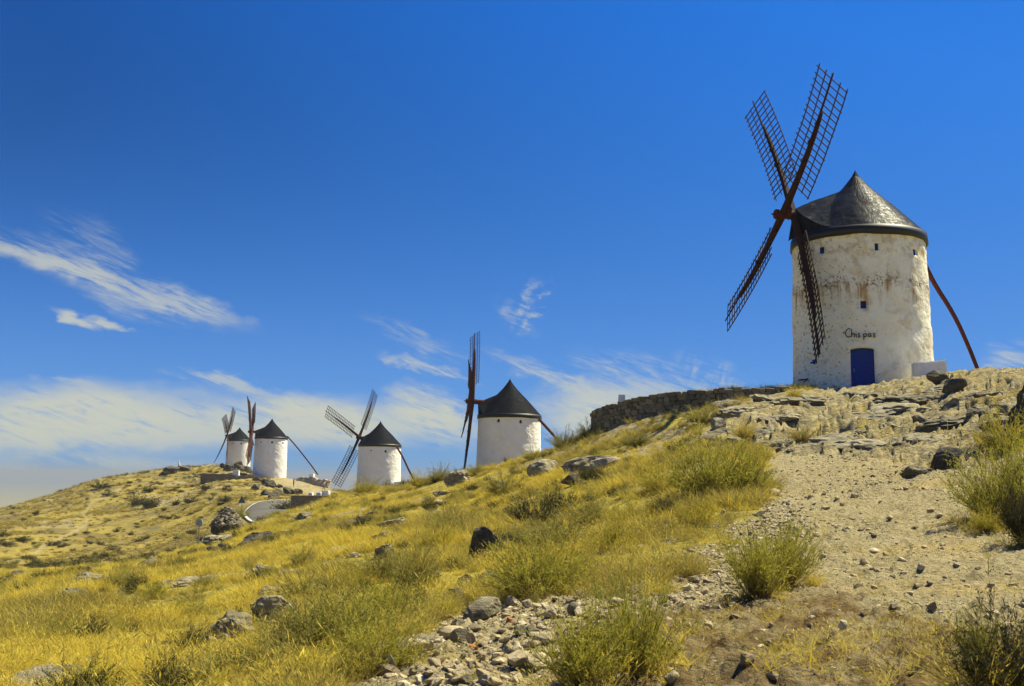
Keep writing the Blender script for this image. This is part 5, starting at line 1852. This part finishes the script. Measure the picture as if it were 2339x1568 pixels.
def bush(px, py, w, h, kind, label, group='bushes on the near slope', var=None, dmin=0, name='bush', rz=None):
    """w, h in photo px; (px, py) middle of the foot"""
    p = hit_safe(px, py, dmin)
    sc_ = math.hypot(p.x, p.y) / FPX
    vs = BV[kind]
    k = _bc.get(kind, 0) if var is None else var
    _bc[kind] = k + 1
    sm, fm = vs[k % len(vs)]
    co = np.empty(len(fm.vertices) * 3, np.float32); fm.vertices.foreach_get("co", co); co = co.reshape(-1, 3)
    ex, ez = np.percentile(np.abs(co[:, 0]), 95) * 2, np.percentile(co[:, 2], 97)
    root = empty(name, tuple(p), label, 'bush', group)
    root.scale = (w * sc_ / ex, w * sc_ * .9 / ex, h * sc_ / ez)
    root.rotation_euler[2] = (k * 1.3) if rz is None else rz
    link('stems', sm, root)
    link('foliage', fm, root)
    return root


BS = [
    (1632, 1140, 190, 120, 'broom', 'large olive green bush where the grass meets the stony path in mid slope'),
    (1700, 1128, 110, 90, 'broom', 'lower right half of the olive clump at the path edge'),
    (1735, 1368, 130, 140, 'wispy', 'wispy green bush standing alone on the stony path'),
    (1790, 1345, 130, 130, 'wispy', 'thin leaning sprays right behind the lone wispy path bush'),
    (1330, 1560, 190, 150, 'broom', 'bushy green clump left half at bottom centre beside the gravel bank'),
    (1455, 1540, 190, 190, 'broom', 'tall green bush at bottom centre right of the gravel bank'),
    (1225, 1365, 200, 120, 'broom', 'big olive bush above the gravel bank in mid slope'),
    (1290, 1345, 130, 95, 'yellow', 'yellowish bush overlapping the right side of the big olive bush'),
    (1265, 1255, 170, 70, 'grey', 'grey green low bush above the big olive bush'),
    (2275, 1190, 140, 130, 'broom', 'large yellow green bush casting a shadow on the right side of the path'),
    (2345, 1150, 110, 130, 'broom', 'dense green bush behind the large one at the right edge'),
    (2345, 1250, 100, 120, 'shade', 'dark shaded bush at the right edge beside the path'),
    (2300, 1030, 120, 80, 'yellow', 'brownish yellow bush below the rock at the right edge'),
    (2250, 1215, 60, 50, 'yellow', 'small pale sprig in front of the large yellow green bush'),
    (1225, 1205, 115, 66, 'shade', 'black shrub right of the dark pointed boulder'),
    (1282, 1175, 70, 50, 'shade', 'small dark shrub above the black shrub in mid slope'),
    (1345, 1200, 130, 60, 'grey', 'dark olive bush right of the black shrub'),
    (945, 1345, 110, 95, 'grey', 'grey green bush with bare base in mid slope'),
    (880, 1330, 110, 70, 'grey', 'pale grey bush touching the left of the bare based one'),
    (870, 1440, 150, 100, 'broom', 'olive bush at the left end of the gravel bank'),
    (790, 1470, 180, 100, 'broom', 'wide green bush below the pale grey bush'),
    (700, 1500, 180, 110, 'grey', 'dense dark green bush in the lower slope, left part of the mass'),
    (860, 1530, 190, 100, 'broom', 'sunlit green bush at the bottom left of the gravel bank'),
    (620, 1545, 160, 70, 'grey', 'low green bush at the bottom below the big striped slab'),
    (740, 1568, 180, 70, 'yellow', 'yellow green bush on the bottom edge left of the gravel'),
    (460, 1572, 190, 60, 'grey', 'flat green bush on the bottom edge at lower left'),
    (690, 1375, 90, 60, 'grey', 'grey green bush right beside the striped rock'),
    (755, 1365, 90, 50, 'grey', 'small grey green bush right of the striped rock'),
    (800, 1345, 80, 50, 'yellow', 'small yellowish bush above the dark green mass'),
    (1405, 1255, 120, 70, 'yellow', 'golden bush at the stony edge in the middle of the slope'),
    (1440, 1205, 100, 56, 'yellow', 'dry yellow bush above the golden bush'),
    (1590, 1205, 90, 60, 'yellow', 'small yellow bush below the large olive bush at the path'),
    (1510, 1120, 100, 60, 'yellow', 'straw coloured bush left of the large olive bush'),
    (1610, 968, 90, 34, 'grey', 'low olive bush near the foot of the dry stone wall'),
    (1455, 1020, 80, 30, 'grey', 'brownish bush under the left end of the stone wall'),
    (1345, 1003, 50, 36, 'grey', 'bush against the left end of the stone wall on the skyline'),
    (1814, 910, 40, 26, 'straw', 'round straw tuft at the left foot of the large windmill'),
    (1830, 1010, 60, 34, 'straw', 'dry tuft on the bare rock below the large windmill'),
    (1700, 1000, 60, 36, 'straw', 'dry tuft at the upper edge of the bare rock'),
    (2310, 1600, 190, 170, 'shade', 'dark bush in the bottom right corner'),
    (2238, 1580, 60, 140, 'wispy', 'tall thin sprig in the bottom right corner'),
    (1005, 1100, 50, 34, 'grey', 'bush on the skyline crest right of the three sailed windmill'),
    (960, 1112, 50, 30, 'yellow', 'yellow tuft bush on the skyline next to the three sailed windmill'),
    (1090, 1085, 40, 22, 'grey', 'brown bush at the left foot of the edge-on windmill'),
    (1215, 1052, 44, 24, 'grey', 'brown bush at the right foot of the edge-on windmill'),
    (1290, 1026, 60, 40, 'grey', 'bush on the skyline at the lower end of the long tail pole'),
    (835, 1128, 60, 34, 'yellow', 'pale bush on the crest in front of the three sailed windmill'),
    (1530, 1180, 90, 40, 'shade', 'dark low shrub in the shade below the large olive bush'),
    (1040, 1220, 110, 56, 'grey', 'olive bush left of the dark pointed boulder'),
    (1000, 1250, 100, 50, 'yellow', 'yellow brown bush below the olive one left of the boulder'),
    (1150, 1130, 90, 44, 'grey', 'brownish bush in bright grass below the narrow upright rock'),
    (550, 1186, 34, 22, 'broom', 'small green bush at the foot of the triangular sign'),
    (655, 1165, 50, 22, 'dark', 'dark bush at the left end of the wall at the road bend'),
    (690, 1292, 60, 40, 'grey', 'round bush below the grey ledge under the road bend'),
    (350, 1370, 60, 30, 'broom', 'green bush beside the small grey ledge at lower left'),
    (160, 1440, 70, 24, 'broom', 'dark green bush in bright grass near the left edge'),
]
BUSHES = []
for i, q in enumerate(BS):
    b_ = bush(*q, rz=(0.3 + i * 2.1) if q[4] != 'wispy' else 0.0)
    BUSHES.append((b_.location.x, b_.location.y, q[2] * .5 * b_.location.length / FPX))

# shrubs dotted over the far hill
FS = [(545, 1100, 105, 55), (515, 1142, 85, 32), (765, 1225, 115, 60), (800, 1110, 60, 35), (745, 1105, 50, 30), (975, 1195, 60, 32), (395, 1230, 110, 45), (250, 1250, 70, 40), (125, 1308, 50, 26),
      (90, 1385, 60, 30), (170, 1400, 60, 30), (215, 1108, 90, 30), (510, 1390, 45, 20), (1060, 1000, 60, 30), (420, 1065, 60, 22), (300, 1120, 60, 22), (610, 1200, 60, 24), (700, 1330, 60, 30), (640, 1150, 50, 20)]
FS = [zc(x, y, *Z5) + (w / 4.5, h / 4.5) for x, y, w, h in FS]
FS += [zc(x, y, *Z6) + (w / 2.84, h / 2.84) for x, y, w, h in ((885, 300, 90, 65), (975, 310, 90, 55), (1145, 295, 40, 30), (965, 210, 60, 26), (660, 185, 150, 34), (150, 530, 80, 24), (30, 500, 60, 30), (235, 360, 36, 24), (700, 235, 80, 24),
                                                              (340, 560, 60, 24), (60, 700, 70, 24), (180, 650, 60, 26), (320, 690, 160, 24), (480, 735, 60, 24), (600, 650, 60, 18), (40, 560, 70, 24), (560, 480, 40, 20), (760, 470, 40, 18), (850, 490, 40, 22))]
its = []
for i, (px, py, w, h) in enumerate(FS):
    o = bush(px, py, w * 1.05, h * 1.1, 'dark', 'dark low shrub dotted on the dry slope of the far hill', 'shrubs on the far hill', dmin=70)
    its.append((o, px, py))
relabel(its, 'dark low shrub on the far hill, %s from left in the %s slope band', ['top', 'upper', 'middle', 'lowest'])


# ------------------------------------------------------------------ ground cover (stuff), instanced on points
def tuft_mesh(name, seed, nb, h, spread, w, m, seg=3, head=False, droop=0.35):
    rng = np.random.default_rng(seed)
    th = np.radians(spread) * np.sqrt(rng.random(nb)); ph = rng.uniform(0, 2 * np.pi, nb)
    L = h * rng.uniform(.40, 1.0, nb) * np.where(rng.random(nb) < .14, 1.5, 1.0)
    hd = np.stack([np.cos(ph), np.sin(ph), np.zeros(nb)], -1)
    ts = np.linspace(0, 1, seg + 1)
    b = np.stack([rng.normal(size=nb) * h * .16, rng.normal(size=nb) * h * .16, np.full(nb, -.03)], -1)
    pts_ = b[:, None] + hd[:, None] * (L[:, None] * (np.sin(th)[:, None] * ts + droop * ts ** 2 * rng.random((nb, 1))))[..., None]
    pts_[:, :, 2] += L[:, None] * np.cos(th)[:, None] * (ts - 0.25 * droop * ts ** 2)
    pts_ += rng.normal(size=pts_.shape) * h * .02 * ts[None, :, None]
    v, f = ribbons(pts_, rand_perp(rng, hd + np.array([0, 0, .3])), w * (1.15 - ts))
    if head:
        o = pts_[:, -1]; dr = pts_[:, -1] - pts_[:, -2]; dr /= np.linalg.norm(dr, axis=1)[:, None] + 1e-9
        hp = np.stack([o, o + dr * h * .07, o + dr * h * .16], 1)
        hv, hf = ribbons(hp, rand_perp(rng, dr), np.array([.0006, w * 1.35, .0006]))
        v, f = np.concatenate([v, hv]), np.concatenate([f, hf + len(v)])
    return np_mesh(name, v, f, m)


def scatter(name, pts_, scl, rot, idx, meshes, label=None, cat=None):
    col = bpy.data.collections.new(name + '_sources')
    for k, me_ in enumerate(meshes):
        o = bpy.data.objects.new('%s_source_%02d' % (name, k), me_)
        col.objects.link(o)
    me_ = bpy.data.meshes.new(name)
    me_.vertices.add(len(pts_))
    me_.vertices.foreach_set('co', np.asarray(pts_, np.float32).ravel())
    a = me_.attributes.new('scl', 'FLOAT_VECTOR', 'POINT'); a.data.foreach_set('vector', np.asarray(scl, np.float32).ravel())
    a = me_.attributes.new('rot', 'FLOAT_VECTOR', 'POINT'); a.data.foreach_set('vector', np.asarray(rot, np.float32).ravel())
    a = me_.attributes.new('idx', 'INT', 'POINT'); a.data.foreach_set('value', np.asarray(idx, np.int32))
    ng = bpy.data.node_groups.new(name + '_nodes', 'GeometryNodeTree')
    ng.interface.new_socket('Geometry', in_out='INPUT', socket_type='NodeSocketGeometry')
    ng.interface.new_socket('Geometry', in_out='OUTPUT', socket_type='NodeSocketGeometry')
    N_ = ng.nodes
    gi, go = N_.new('NodeGroupInput'), N_.new('NodeGroupOutput')
    ci = N_.new('GeometryNodeCollectionInfo')
    ci.inputs['Collection'].default_value = col
    ci.inputs['Separate Children'].default_value = True
    ci.inputs['Reset Children'].default_value = True
    ip = N_.new('GeometryNodeInstanceOnPoints')
    ip.inputs['Pick Instance'].default_value = True

    def na_(n, ty):
        q = N_.new('GeometryNodeInputNamedAttribute'); q.data_type = ty; q.inputs['Name'].default_value = n
        return q.outputs['Attribute']
    er = N_.new('FunctionNodeEulerToRotation')
    lk = ng.links.new
    lk(na_('rot', 'FLOAT_VECTOR'), er.inputs[0])
    lk(gi.outputs[0], ip.inputs['Points'])
    lk(ci.outputs[0], ip.inputs['Instance'])
    lk(na_('idx', 'INT'), ip.inputs['Instance Index'])
    lk(er.outputs[0], ip.inputs['Rotation'])
    lk(na_('scl', 'FLOAT_VECTOR'), ip.inputs['Scale'])
    lk(ip.outputs[0], go.inputs[0])
    o = link(name, me_)
    md = o.modifiers.new('scatter', 'NODES')
    md.node_group = ng
    tag(o, label, cat, kind='stuff')
    return o


RG = np.random.default_rng(2024)


def sample(n, r0, r1, k, half=0.53):
    """points in the wedge of view, density falling as distance^(k-2)"""
    az = RG.uniform(-half, half, n)
    u = RG.random(n)
    rho = (r0 ** k + u * (r1 ** k - r0 ** k)) ** (1 / k)
    x, y = rho * np.sin(az), rho * np.cos(az)
    return x, y, rho


def finish(x, y, s, sxy=None, tilt=.15):
    z = gz_xy(x, y)
    n = len(x)
    sxy = s if sxy is None else sxy
    return np.stack([x, y, z], -1), np.stack([sxy, sxy, s], -1), np.stack([RG.normal(size=n) * tilt, RG.normal(size=n) * tilt, RG.uniform(0, 6.28, n)], -1)


MILL_CLEAR = [(MAX[0], MAX[1], 3.6 / .8)] + [(q[0], q[1], 1.1) for q in wt_[::3]]


def cleared(x, y):
    ok = np.ones(len(x), bool)
    for (cx, cy, r_) in MILL_CLEAR + ROCKPTS:
        if r_ > 0:
            ok &= np.hypot(x - cx, y - cy) > r_ * 0.8
    return ok


ROADM = road
# near grass
x, y, rho = sample(46000, 3.6, 78, 0.75)
dm = gattr(dirt, x, y); rm = gattr(rockmask, x, y); gr = gattr(green, x, y); rdm = gattr(ROADM, x, y)
pn = fbm(x * .55, y * .55, o=3, seed=81)
keep = (RG.random(len(x)) < np.clip(1.05 - dm * 1.25 - rm * .9 - gattr(rocky, x, y) * (.93 - .30 * (fbm(x * .5, y * .5, o=2, seed=93) > .12)), 0, 1)) & (RG.random(len(x)) < np.clip(.62 + 1.9 * pn, .10, 1)) & (rdm < .05) & cleared(x, y)
x, y, rho, gr, pn = x[keep], y[keep], rho[keep], gr[keep], pn[keep]
print('grass', len(x))
isdull = RG.random(len(x)) < sstep(gr + .25 * pn + .22 * sstep(rho, 30, 8) + .35 * sstep(x / y, -.35, -.05) - .12, 0.42, 0.92) * .85
hs = (0.75 + .9 * np.clip(pn + .2, -.3, .6)) * RG.uniform(.6, 1.2, len(x)) * np.clip(rho / 18, .72, 1.15)
TD_N = [tuft_mesh('dry_tuft', 700 + k, 70, .26, 50, .0026, M_DRYGRASS, 3, True) for k in range(4)]
TD_F = [tuft_mesh('dry_tuft_far', 710 + k, 80, .27, 58, .0046, M_DRYGRASS, 2) for k in range(4)]
TU_N = [tuft_mesh('dull_tuft', 720 + k, 70, .28, 52, .0026, M_DULLGRASS, 3, True) for k in range(4)]
TU_F = [tuft_mesh('dull_tuft_far', 730 + k, 80, .28, 58, .0046, M_DULLGRASS, 2) for k in range(4)]
idx = RG.integers(0, 4, len(x)) + np.where(rho > 17, 4, 0)
# a fringe of dry tufts round the foot of every bush
fx, fy = [], []
for (bx, by, br) in BUSHES:
    k_ = 16
    a_ = RG.uniform(0, 6.28, k_); r_ = br * RG.uniform(.45, 1.25, k_)
    fx += list(bx + np.cos(a_) * r_); fy += list(by + np.sin(a_) * r_)
fx, fy = np.array(fx), np.array(fy)
ok_ = (RG.random(len(fx)) < 1.05 - .75 * gattr(dirt, fx, fy)) & (gattr(ROADM, fx, fy) < .05)
fx, fy = fx[ok_], fy[ok_]
x, y = np.concatenate([x, fx]), np.concatenate([y, fy])
rf_ = np.hypot(fx, fy)
hs = np.concatenate([hs, RG.uniform(.45, 1.05, len(fx))])
idx = np.concatenate([idx, RG.integers(0, 4, len(fx)) + np.where(rf_ > 17, 4, 0)])
isdull = np.concatenate([isdull, RG.random(len(fx)) < .45])
for nm, sel, ms in (('dry_grass', ~isdull, TD_N + TD_F), ('dull_grass', isdull, TU_N + TU_F)):
    p_, s_, r_ = finish(x[sel], y[sel], hs[sel])
    scatter(nm, p_, s_, r_, idx[sel], ms, 'dry yellow grass covering the near slope' if nm == 'dry_grass' else 'olive brown dry grass mixed into the near slope', 'grass')
# sparse dry stalks on the bare ground, bottom right
x, y, rho = sample(11000, 3.4, 30, 0.8)
dm = gattr(dirt, x, y); gv = gattr(grav, x, y); rl = gattr(rough_low.astype(float), x, y)
pn = fbm(x * 1.1, y * 1.1, o=3, seed=83)
keep = (dm > .5) & (RG.random(len(x)) < np.clip((.10 + .85 * rl * sstep(pn, -.25, .25)) * (1 - .75 * gv) + .10 * (pn > .15), 0, 1))
x, y, rho = x[keep], y[keep], rho[keep]
p_, s_, r_ = finish(x, y, RG.uniform(.3, .75, len(x)), tilt=.3)
SP = [tuft_mesh('sparse_tuft', 740 + k, 16, .24, 66, .0035, M_DRYGRASS if k % 2 else M_DULLGRASS, 3, True) for k in range(4)]
scatter('sparse_grass', p_, s_, r_, RG.integers(0, 4, len(x)), SP, 'thin dry stalks on the bare earth at lower right', 'grass')
# tall single stalks standing above the turf
x, y, rho = sample(5200, 4.5, 40, 0.8)
dm = gattr(dirt, x, y); rm = gattr(rockmask, x, y)
pn = fbm(x * .7, y * .7, o=3, seed=95)
keep = (dm < .6) & (rm < .5) & (RG.random(len(x)) < np.clip(.35 + 1.6 * pn, .05, 1)) & cleared(x, y)
x, y = x[keep], y[keep]
p_, s_, r_ = finish(x, y, RG.uniform(.7, 1.25, len(x)), tilt=.2)
ST = [tuft_mesh('stalks', 770 + k, 9, .42, 30, .0028, M_DRYGRASS if k != 1 else M_DULLGRASS, 3, True, .5) for k in range(4)]
scatter('dry_stalks', p_, s_, r_, RG.integers(0, 4, len(x)), ST, 'tall dry stalks with seed heads above the turf', 'grass')
# small near-slope scrub between tufts; dark-leaved clumps are added as shadow in the gaps
x, y, rho = sample(2600, 5.5, 76, 0.8)
dm = gattr(dirt, x, y); rm = gattr(rockmask, x, y); gr = gattr(green, x, y); rdm = gattr(ROADM, x, y)
pn = fbm(x * .3, y * .3, o=3, seed=85)
keep = (dm < .3) & (rm < .6) & (rdm < .05) & (gattr(rocky, x, y) < .3) & (RG.random(len(x)) < np.clip(.12 + 1.6 * pn + .5 * (gr - .4), .03, .9)) & cleared(x, y)
x, y, rho = x[keep], y[keep], rho[keep]
s = RG.uniform(.16, .42, len(x)) * np.clip(rho / 25, .75, 1.25)
p_, s_, r_ = finish(x, y, s, s * RG.uniform(.9, 1.5, len(x)))
scatter('low_scrub', p_, s_, r_, RG.integers(0, 8, len(x)), [BV['grey'][0][1], BV['shade'][0][1], BV['grey'][1][1], BV['yellow'][0][1], BV['shade'][1][1], BV['yellow'][1][1], BV['broom'][1][1], BV['shade'][0][1]], 'low olive scrub growing among the dry grass, dark clumps standing in for shadow', 'scrub')
# far hill
x, y, rho = sample(30000, 70, 300, 1.15, .50)
sel = x < 0.08 * y
x, y, rho = x[sel], y[sel], rho[sel]
dm = gattr(dirt, x, y); rm = gattr(rockmask, x, y); rdm = gattr(ROADM, x, y)
pn = fbm(x * .10, y * .10, o=5, seed=87, gain=.65)
keep = (rdm < .05) & (dm < .4) & (RG.random(len(x)) < np.clip(.55 + 1.9 * pn, .12, 1))
x, y, rho, pn = x[keep], y[keep], rho[keep], pn[keep]
du = RG.random(len(x)) < sstep(-pn, -.15, .2) * .7
s = RG.uniform(.7, 1.5, len(x)) * np.clip(rho / 130, .7, 1.35)
FT = [tuft_mesh('hill_tuft', 750 + k, 44, .30, 66, .012, M_HILLGRASS, 1) for k in range(3)] + [tuft_mesh('hill_tuft', 760 + k, 44, .30, 66, .012, M_HILLDULL, 1) for k in range(3)]
p_, s_, r_ = finish(x, y, s, s * 1.35)
scatter('hill_grass', p_, s_, r_, RG.integers(0, 3, len(x)) + np.where(du, 3, 0), FT, 'dry grass over the far hill', 'grass')
x, y, rho = sample(3600, 75, 280, 1.3, .50)
pn = fbm(x * .06, y * .06, o=4, seed=89)
keep = (x < 0.02 * y) & (gattr(ROADM, x, y) < .05) & (gattr(dirt, x, y) < .3) & (RG.random(len(x)) < np.clip(.2 + 1.9 * pn, .03, 1))
x, y = x[keep], y[keep]
s = RG.uniform(.2, .6, len(x))
p_, s_, r_ = finish(x, y, s, s * 1.5)
scatter('hill_scrub', p_, s_, r_, RG.integers(0, 3, len(x)), [BV['dark'][0][1], BV['dark'][1][1], BV['grey'][0][1]], 'small dark scrub speckling the far hill', 'scrub')

# gravel
PEB = [rock_mesh('pebble', 800 + k, 1, (1, 1, 1), 7, (.45, .85), .05, 1.8, 0, 1, M_PEBBLE) for k in range(6)]
x, y, rho = sample(150000, 3.4, 44, 0.75)
dm = gattr(dirt, x, y); gv = gattr(grav, x, y); rm = gattr(rockmask, x, y)
pn = fbm(x * .9, y * .9, o=3, seed=91)
keep = (dm + .5 * gv > .45) & (RG.random(len(x)) < np.clip(.42 + .9 * pn + .85 * gv - .3 * rm, .06, 1))
x, y, rho, gv = x[keep], y[keep], rho[keep], gv[keep]
s = .009 * (1 + RG.pareto(1.9, len(x)) * .8) * np.clip(rho / 9, .8, 2.2) * (1 + 1.1 * gv)
s = np.minimum(s, .11)
p_, s_, r_ = finish(x, y, s * .7, s, .3)
scatter('gravel', p_, s_, r_, RG.integers(0, 6, len(x)), PEB, 'loose gravel and chips scattered over the path', 'gravel')
print('gravel', len(x))


# ------------------------------------------------------------------ road signs
def sign(px_c, py_c, py_foot, d, kind, size, label):
    top = P(px_c, py_c, d)
    fx = P(px_c, py_foot, d)
    zg = min(float(gz_xy(top[0], top[1])), fx[2])
    root = empty('road_sign', (top[0], top[1], zg), label, 'road sign')
    hc = top[2] - zg
    p_ = MB(); p_.tube([(0, 0.05, -.5), (0, 0.05, hc + size * .38)], 0.045, 10)
    p_.build('post', M_METAL, root)
    b = MB()
    if kind == 'round':
        out = [(math.cos(2 * math.pi * k / 32) * size / 2, math.sin(2 * math.pi * k / 32) * size / 2) for k in range(32)]
    else:
        out = []
        for k in range(3):
            a = math.pi / 2 + k * 2 * math.pi / 3
            for t in (-.28, 0, .28):
                cx, cz_ = math.cos(a) * size * .49, math.sin(a) * size * .49
                out.append((cx + math.cos(a + t * 2.2) * size * .07, cz_ + math.sin(a + t * 2.2) * size * .07))
    n = len(out)
    v = [(a, 0.0, hc + c) for a, c in out] + [(a, -.03, hc + c) for a, c in out] + [(a * .93, -.03, hc + c * .93) for a, c in out] + [(a * .93, -.012, hc + c * .93) for a, c in out]
    f = [tuple(range(n))]
    for k in range(n):
        k2 = (k + 1) % n
        for q in range(3):
            f.append((q * n + k, q * n + k2, (q + 1) * n + k2, (q + 1) * n + k))
    f.append(tuple(3 * n + k for k in range(n - 1, -1, -1)))
    b.add(v, f)
    b.build('panel', M_SIGNBACK if kind == 'round' else M_SIGNDARK, root)
    for dz_ in (-.14, .14):
        c = MB(); c.box((0, -.035, hc + dz_ * size), size * .5, .03, .045)
        c.build('bracket', M_METAL, root)
    root.rotation_euler[2] = -0.25
    return root


sign(*zc(487, 1435, *Z5), 1252, 80, 'round', .62, 'round road sign seen from behind on a thin post in the valley')
sign(*zc(928, 1205, *Z5), 1180, 124, 'tri', .95, 'triangular road sign seen from behind left of the road bend')


# ------------------------------------------------------------------ people
def skin_obj(name, verts, edges, radii, m, parent, roots=(0,), levels=1):
    me_ = bpy.data.meshes.new(name)
    me_.from_pydata([tuple(v) for v in verts], edges, [])
    o = link(name, me_, parent)
    sk = o.modifiers.new('skin', 'SKIN')
    sk.use_smooth_shade = True
    layer = me_.skin_vertices[0].data if len(me_.skin_vertices) else None
    for i, r_ in enumerate(radii):
        layer[i].radius = (r_, r_) if not isinstance(r_, tuple) else r_
        layer[i].use_root = i in roots
    sb = o.modifiers.new('subsurf', 'SUBSURF')
    sb.levels = levels; sb.render_levels = levels
    me_.materials.append(m)
    return o


def person(px, py, dmin, label, shirt, trousers, arms, stride, face, height=1.68):
    p = hit_safe(px, py, dmin)
    print('person', tuple(round(q, 1) for q in p), project(np.array([p.x]), np.array([p.y]), np.array([p.z])))
    root = empty('person', tuple(p), label, 'person')
    root.rotation_euler[2] = face
    root.scale = (height / 1.72,) * 3
    V, E, Rd = [], [], []

    def add(pt, r_, par=None):
        V.append(pt); Rd.append(r_)
        if par is not None:
            E.append((par, len(V) - 1))
        return len(V) - 1
    s1, s2 = stride
    pel = add((0, 0, .95), (.145, .105))
    wai = add((0, 0.005, 1.10), (.125, .09), pel)
    che = add((0, -.005, 1.30), (.155, .10), wai)
    nb = add((0, 0, 1.43), .075, che)
    nk = add((0, -.01, 1.50), .052, nb)
    hd = add((0, -.02, 1.60), (.075, .09), nk)
    tp = add((0, -.015, 1.685), (.062, .075), hd)
    add((0, -.125, 1.595), .014, hd)                      # nose
    hands = []
    for sx_, (el, wr) in zip((1, -1), arms):
        sh_ = add((sx_ * .185, 0, 1.40), .056, che)
        e_ = add(el, .040, sh_)
        w_ = add(wr, .028, e_)
        dv = (Vector(wr) - Vector(el)).normalized()
        pm = add(tuple(Vector(wr) + dv * .07), (.038, .020), w_)
        hands.append((pm, dv))
    for sx_, st in ((1, s1), (-1, s2)):
        hp = add((sx_ * .09, 0, .88), .085, pel)
        kn = add((sx_ * .10, st * .5 - .03, .49), .058, hp)
        an = add((sx_ * .10, st, .09), .038, kn)
        add((sx_ * .105, st - .13, .035), .034, an)
    for pm, dv in hands:                                  # five fingers
        side = dv.cross(Vector((0, 1, 0.2))).normalized()
        c = Vector(V[pm])
        for q in range(4):
            b0 = add(tuple(c + dv * .03 + side * (q - 1.5) * .019), .009, pm)
            b1 = add(tuple(c + dv * (.07 + .008 * (1.5 - abs(q - 1.4))) + side * (q - 1.5) * .021 + Vector((0, -.01, 0))), .008, b0)
        t0 = add(tuple(c - side * .035 + dv * .0), .011, pm)
        add(tuple(c - side * .062 + dv * .035), .009, t0)
    skin_obj('body', V, E, Rd, M_SKIN, root)
    # clothes follow the same joints, a little larger
    cv, ce, cr = [V[pel], V[wai], V[che], V[nb]], [(0, 1), (1, 2), (2, 3)], [(.165, .125), (.15, .115), (.178, .122), (.09, .08)]
    for k, sx_ in enumerate((1, -1)):
        el = Vector(arms[k][0])
        shp = Vector((sx_ * .185, 0, 1.40))
        cv += [tuple(shp), tuple(shp.lerp(el, .75))]; cr += [.072, .062]
        ce += [(2, len(cv) - 2), (len(cv) - 2, len(cv) - 1)]
    skin_obj('shirt', cv, ce, cr, shirt, root)
    cv, ce, cr = [(0, 0, .98)], [], [(.16, .12)]
    for sx_, st in ((1, s1), (-1, s2)):
        cv += [(sx_ * .09, 0, .88), (sx_ * .10, st * .5 - .03, .49), (sx_ * .10, st * .9, .20)]
        n_ = len(cv)
        cr += [.105, .075, .055]
        ce += [(0, n_ - 3), (n_ - 3, n_ - 2), (n_ - 2, n_ - 1)]
    skin_obj('trousers', cv, ce, cr, trousers, root)
    v, f = ICO[3]
    hv = v * np.array([.088, .108, .10]) + np.array([0, .0, 1.645])
    keepf = [q for q in f if np.mean(hv[q][:, 2]) > 1.60 and (np.mean(hv[q][:, 1]) > -.045 or np.mean(hv[q][:, 2]) > 1.69)]
    link('hair', np_mesh('hair', hv, np.array(keepf), M_HAIR, True), root)
    ey = MB()
    for sx_ in (-1, 1):
        ey.tube([(sx_ * .03, -.098, 1.615), (sx_ * .03, -.112, 1.615)], .010, 8)
    ey.box((0, -.100, 1.550), .045, .012, .009)
    ey.build('face_features', M_HAIR, root)
    for sx_, st in ((1, s1), (-1, s2)):
        sh = MB(); sh.box((sx_ * .105, st - .06, .035), .095, .27, .075)
        sh.build('shoe', M_SHOE, root)
    return root


person(*zc(1460, 1068, *Z5), 165, 'person in blue clothes raising both arms towards the right on the far terrace', M_CLOTHBLUE, M_CLOTHBLUE,
       (((.20, -.22, 1.50), (.10, -.46, 1.62)), ((-.20, -.22, 1.48), (-.06, -.46, 1.60))), (0.05, -0.05), 1.3)
person(*zc(1772, 1104, *Z5), 165, 'person in a white shirt and grey trousers walking below the pale rubble wall', M_CLOTHWHITE, M_CLOTHGREY,
       (((.24, -.05, 1.14), (.22, -.22, 0.98)), ((-.24, .08, 1.14), (-.23, .06, 0.90))), (0.22, -0.22), 2.7)

# ------------------------------------------------------------------ air
HAZE = True
if HAZE:
    hm = bpy.data.materials.new('haze')
    hm.use_nodes = True
    hm.node_tree.nodes.clear()
    H = NT(hm.node_tree)
    pv = H.n('ShaderNodeVolumePrincipled', {'Color': (0.45, 0.49, 0.54, 1), 'Density': 0.00022, 'Anisotropy': 0.0})
    H.n('ShaderNodeOutputMaterial', {'Volume': pv.outputs[0]})
    hb = MB(); hb.box((0, 0, (30 - 176) / 2), 38000, 38000, 206)
    tag(hb.build('haze', hm), kind='stuff')
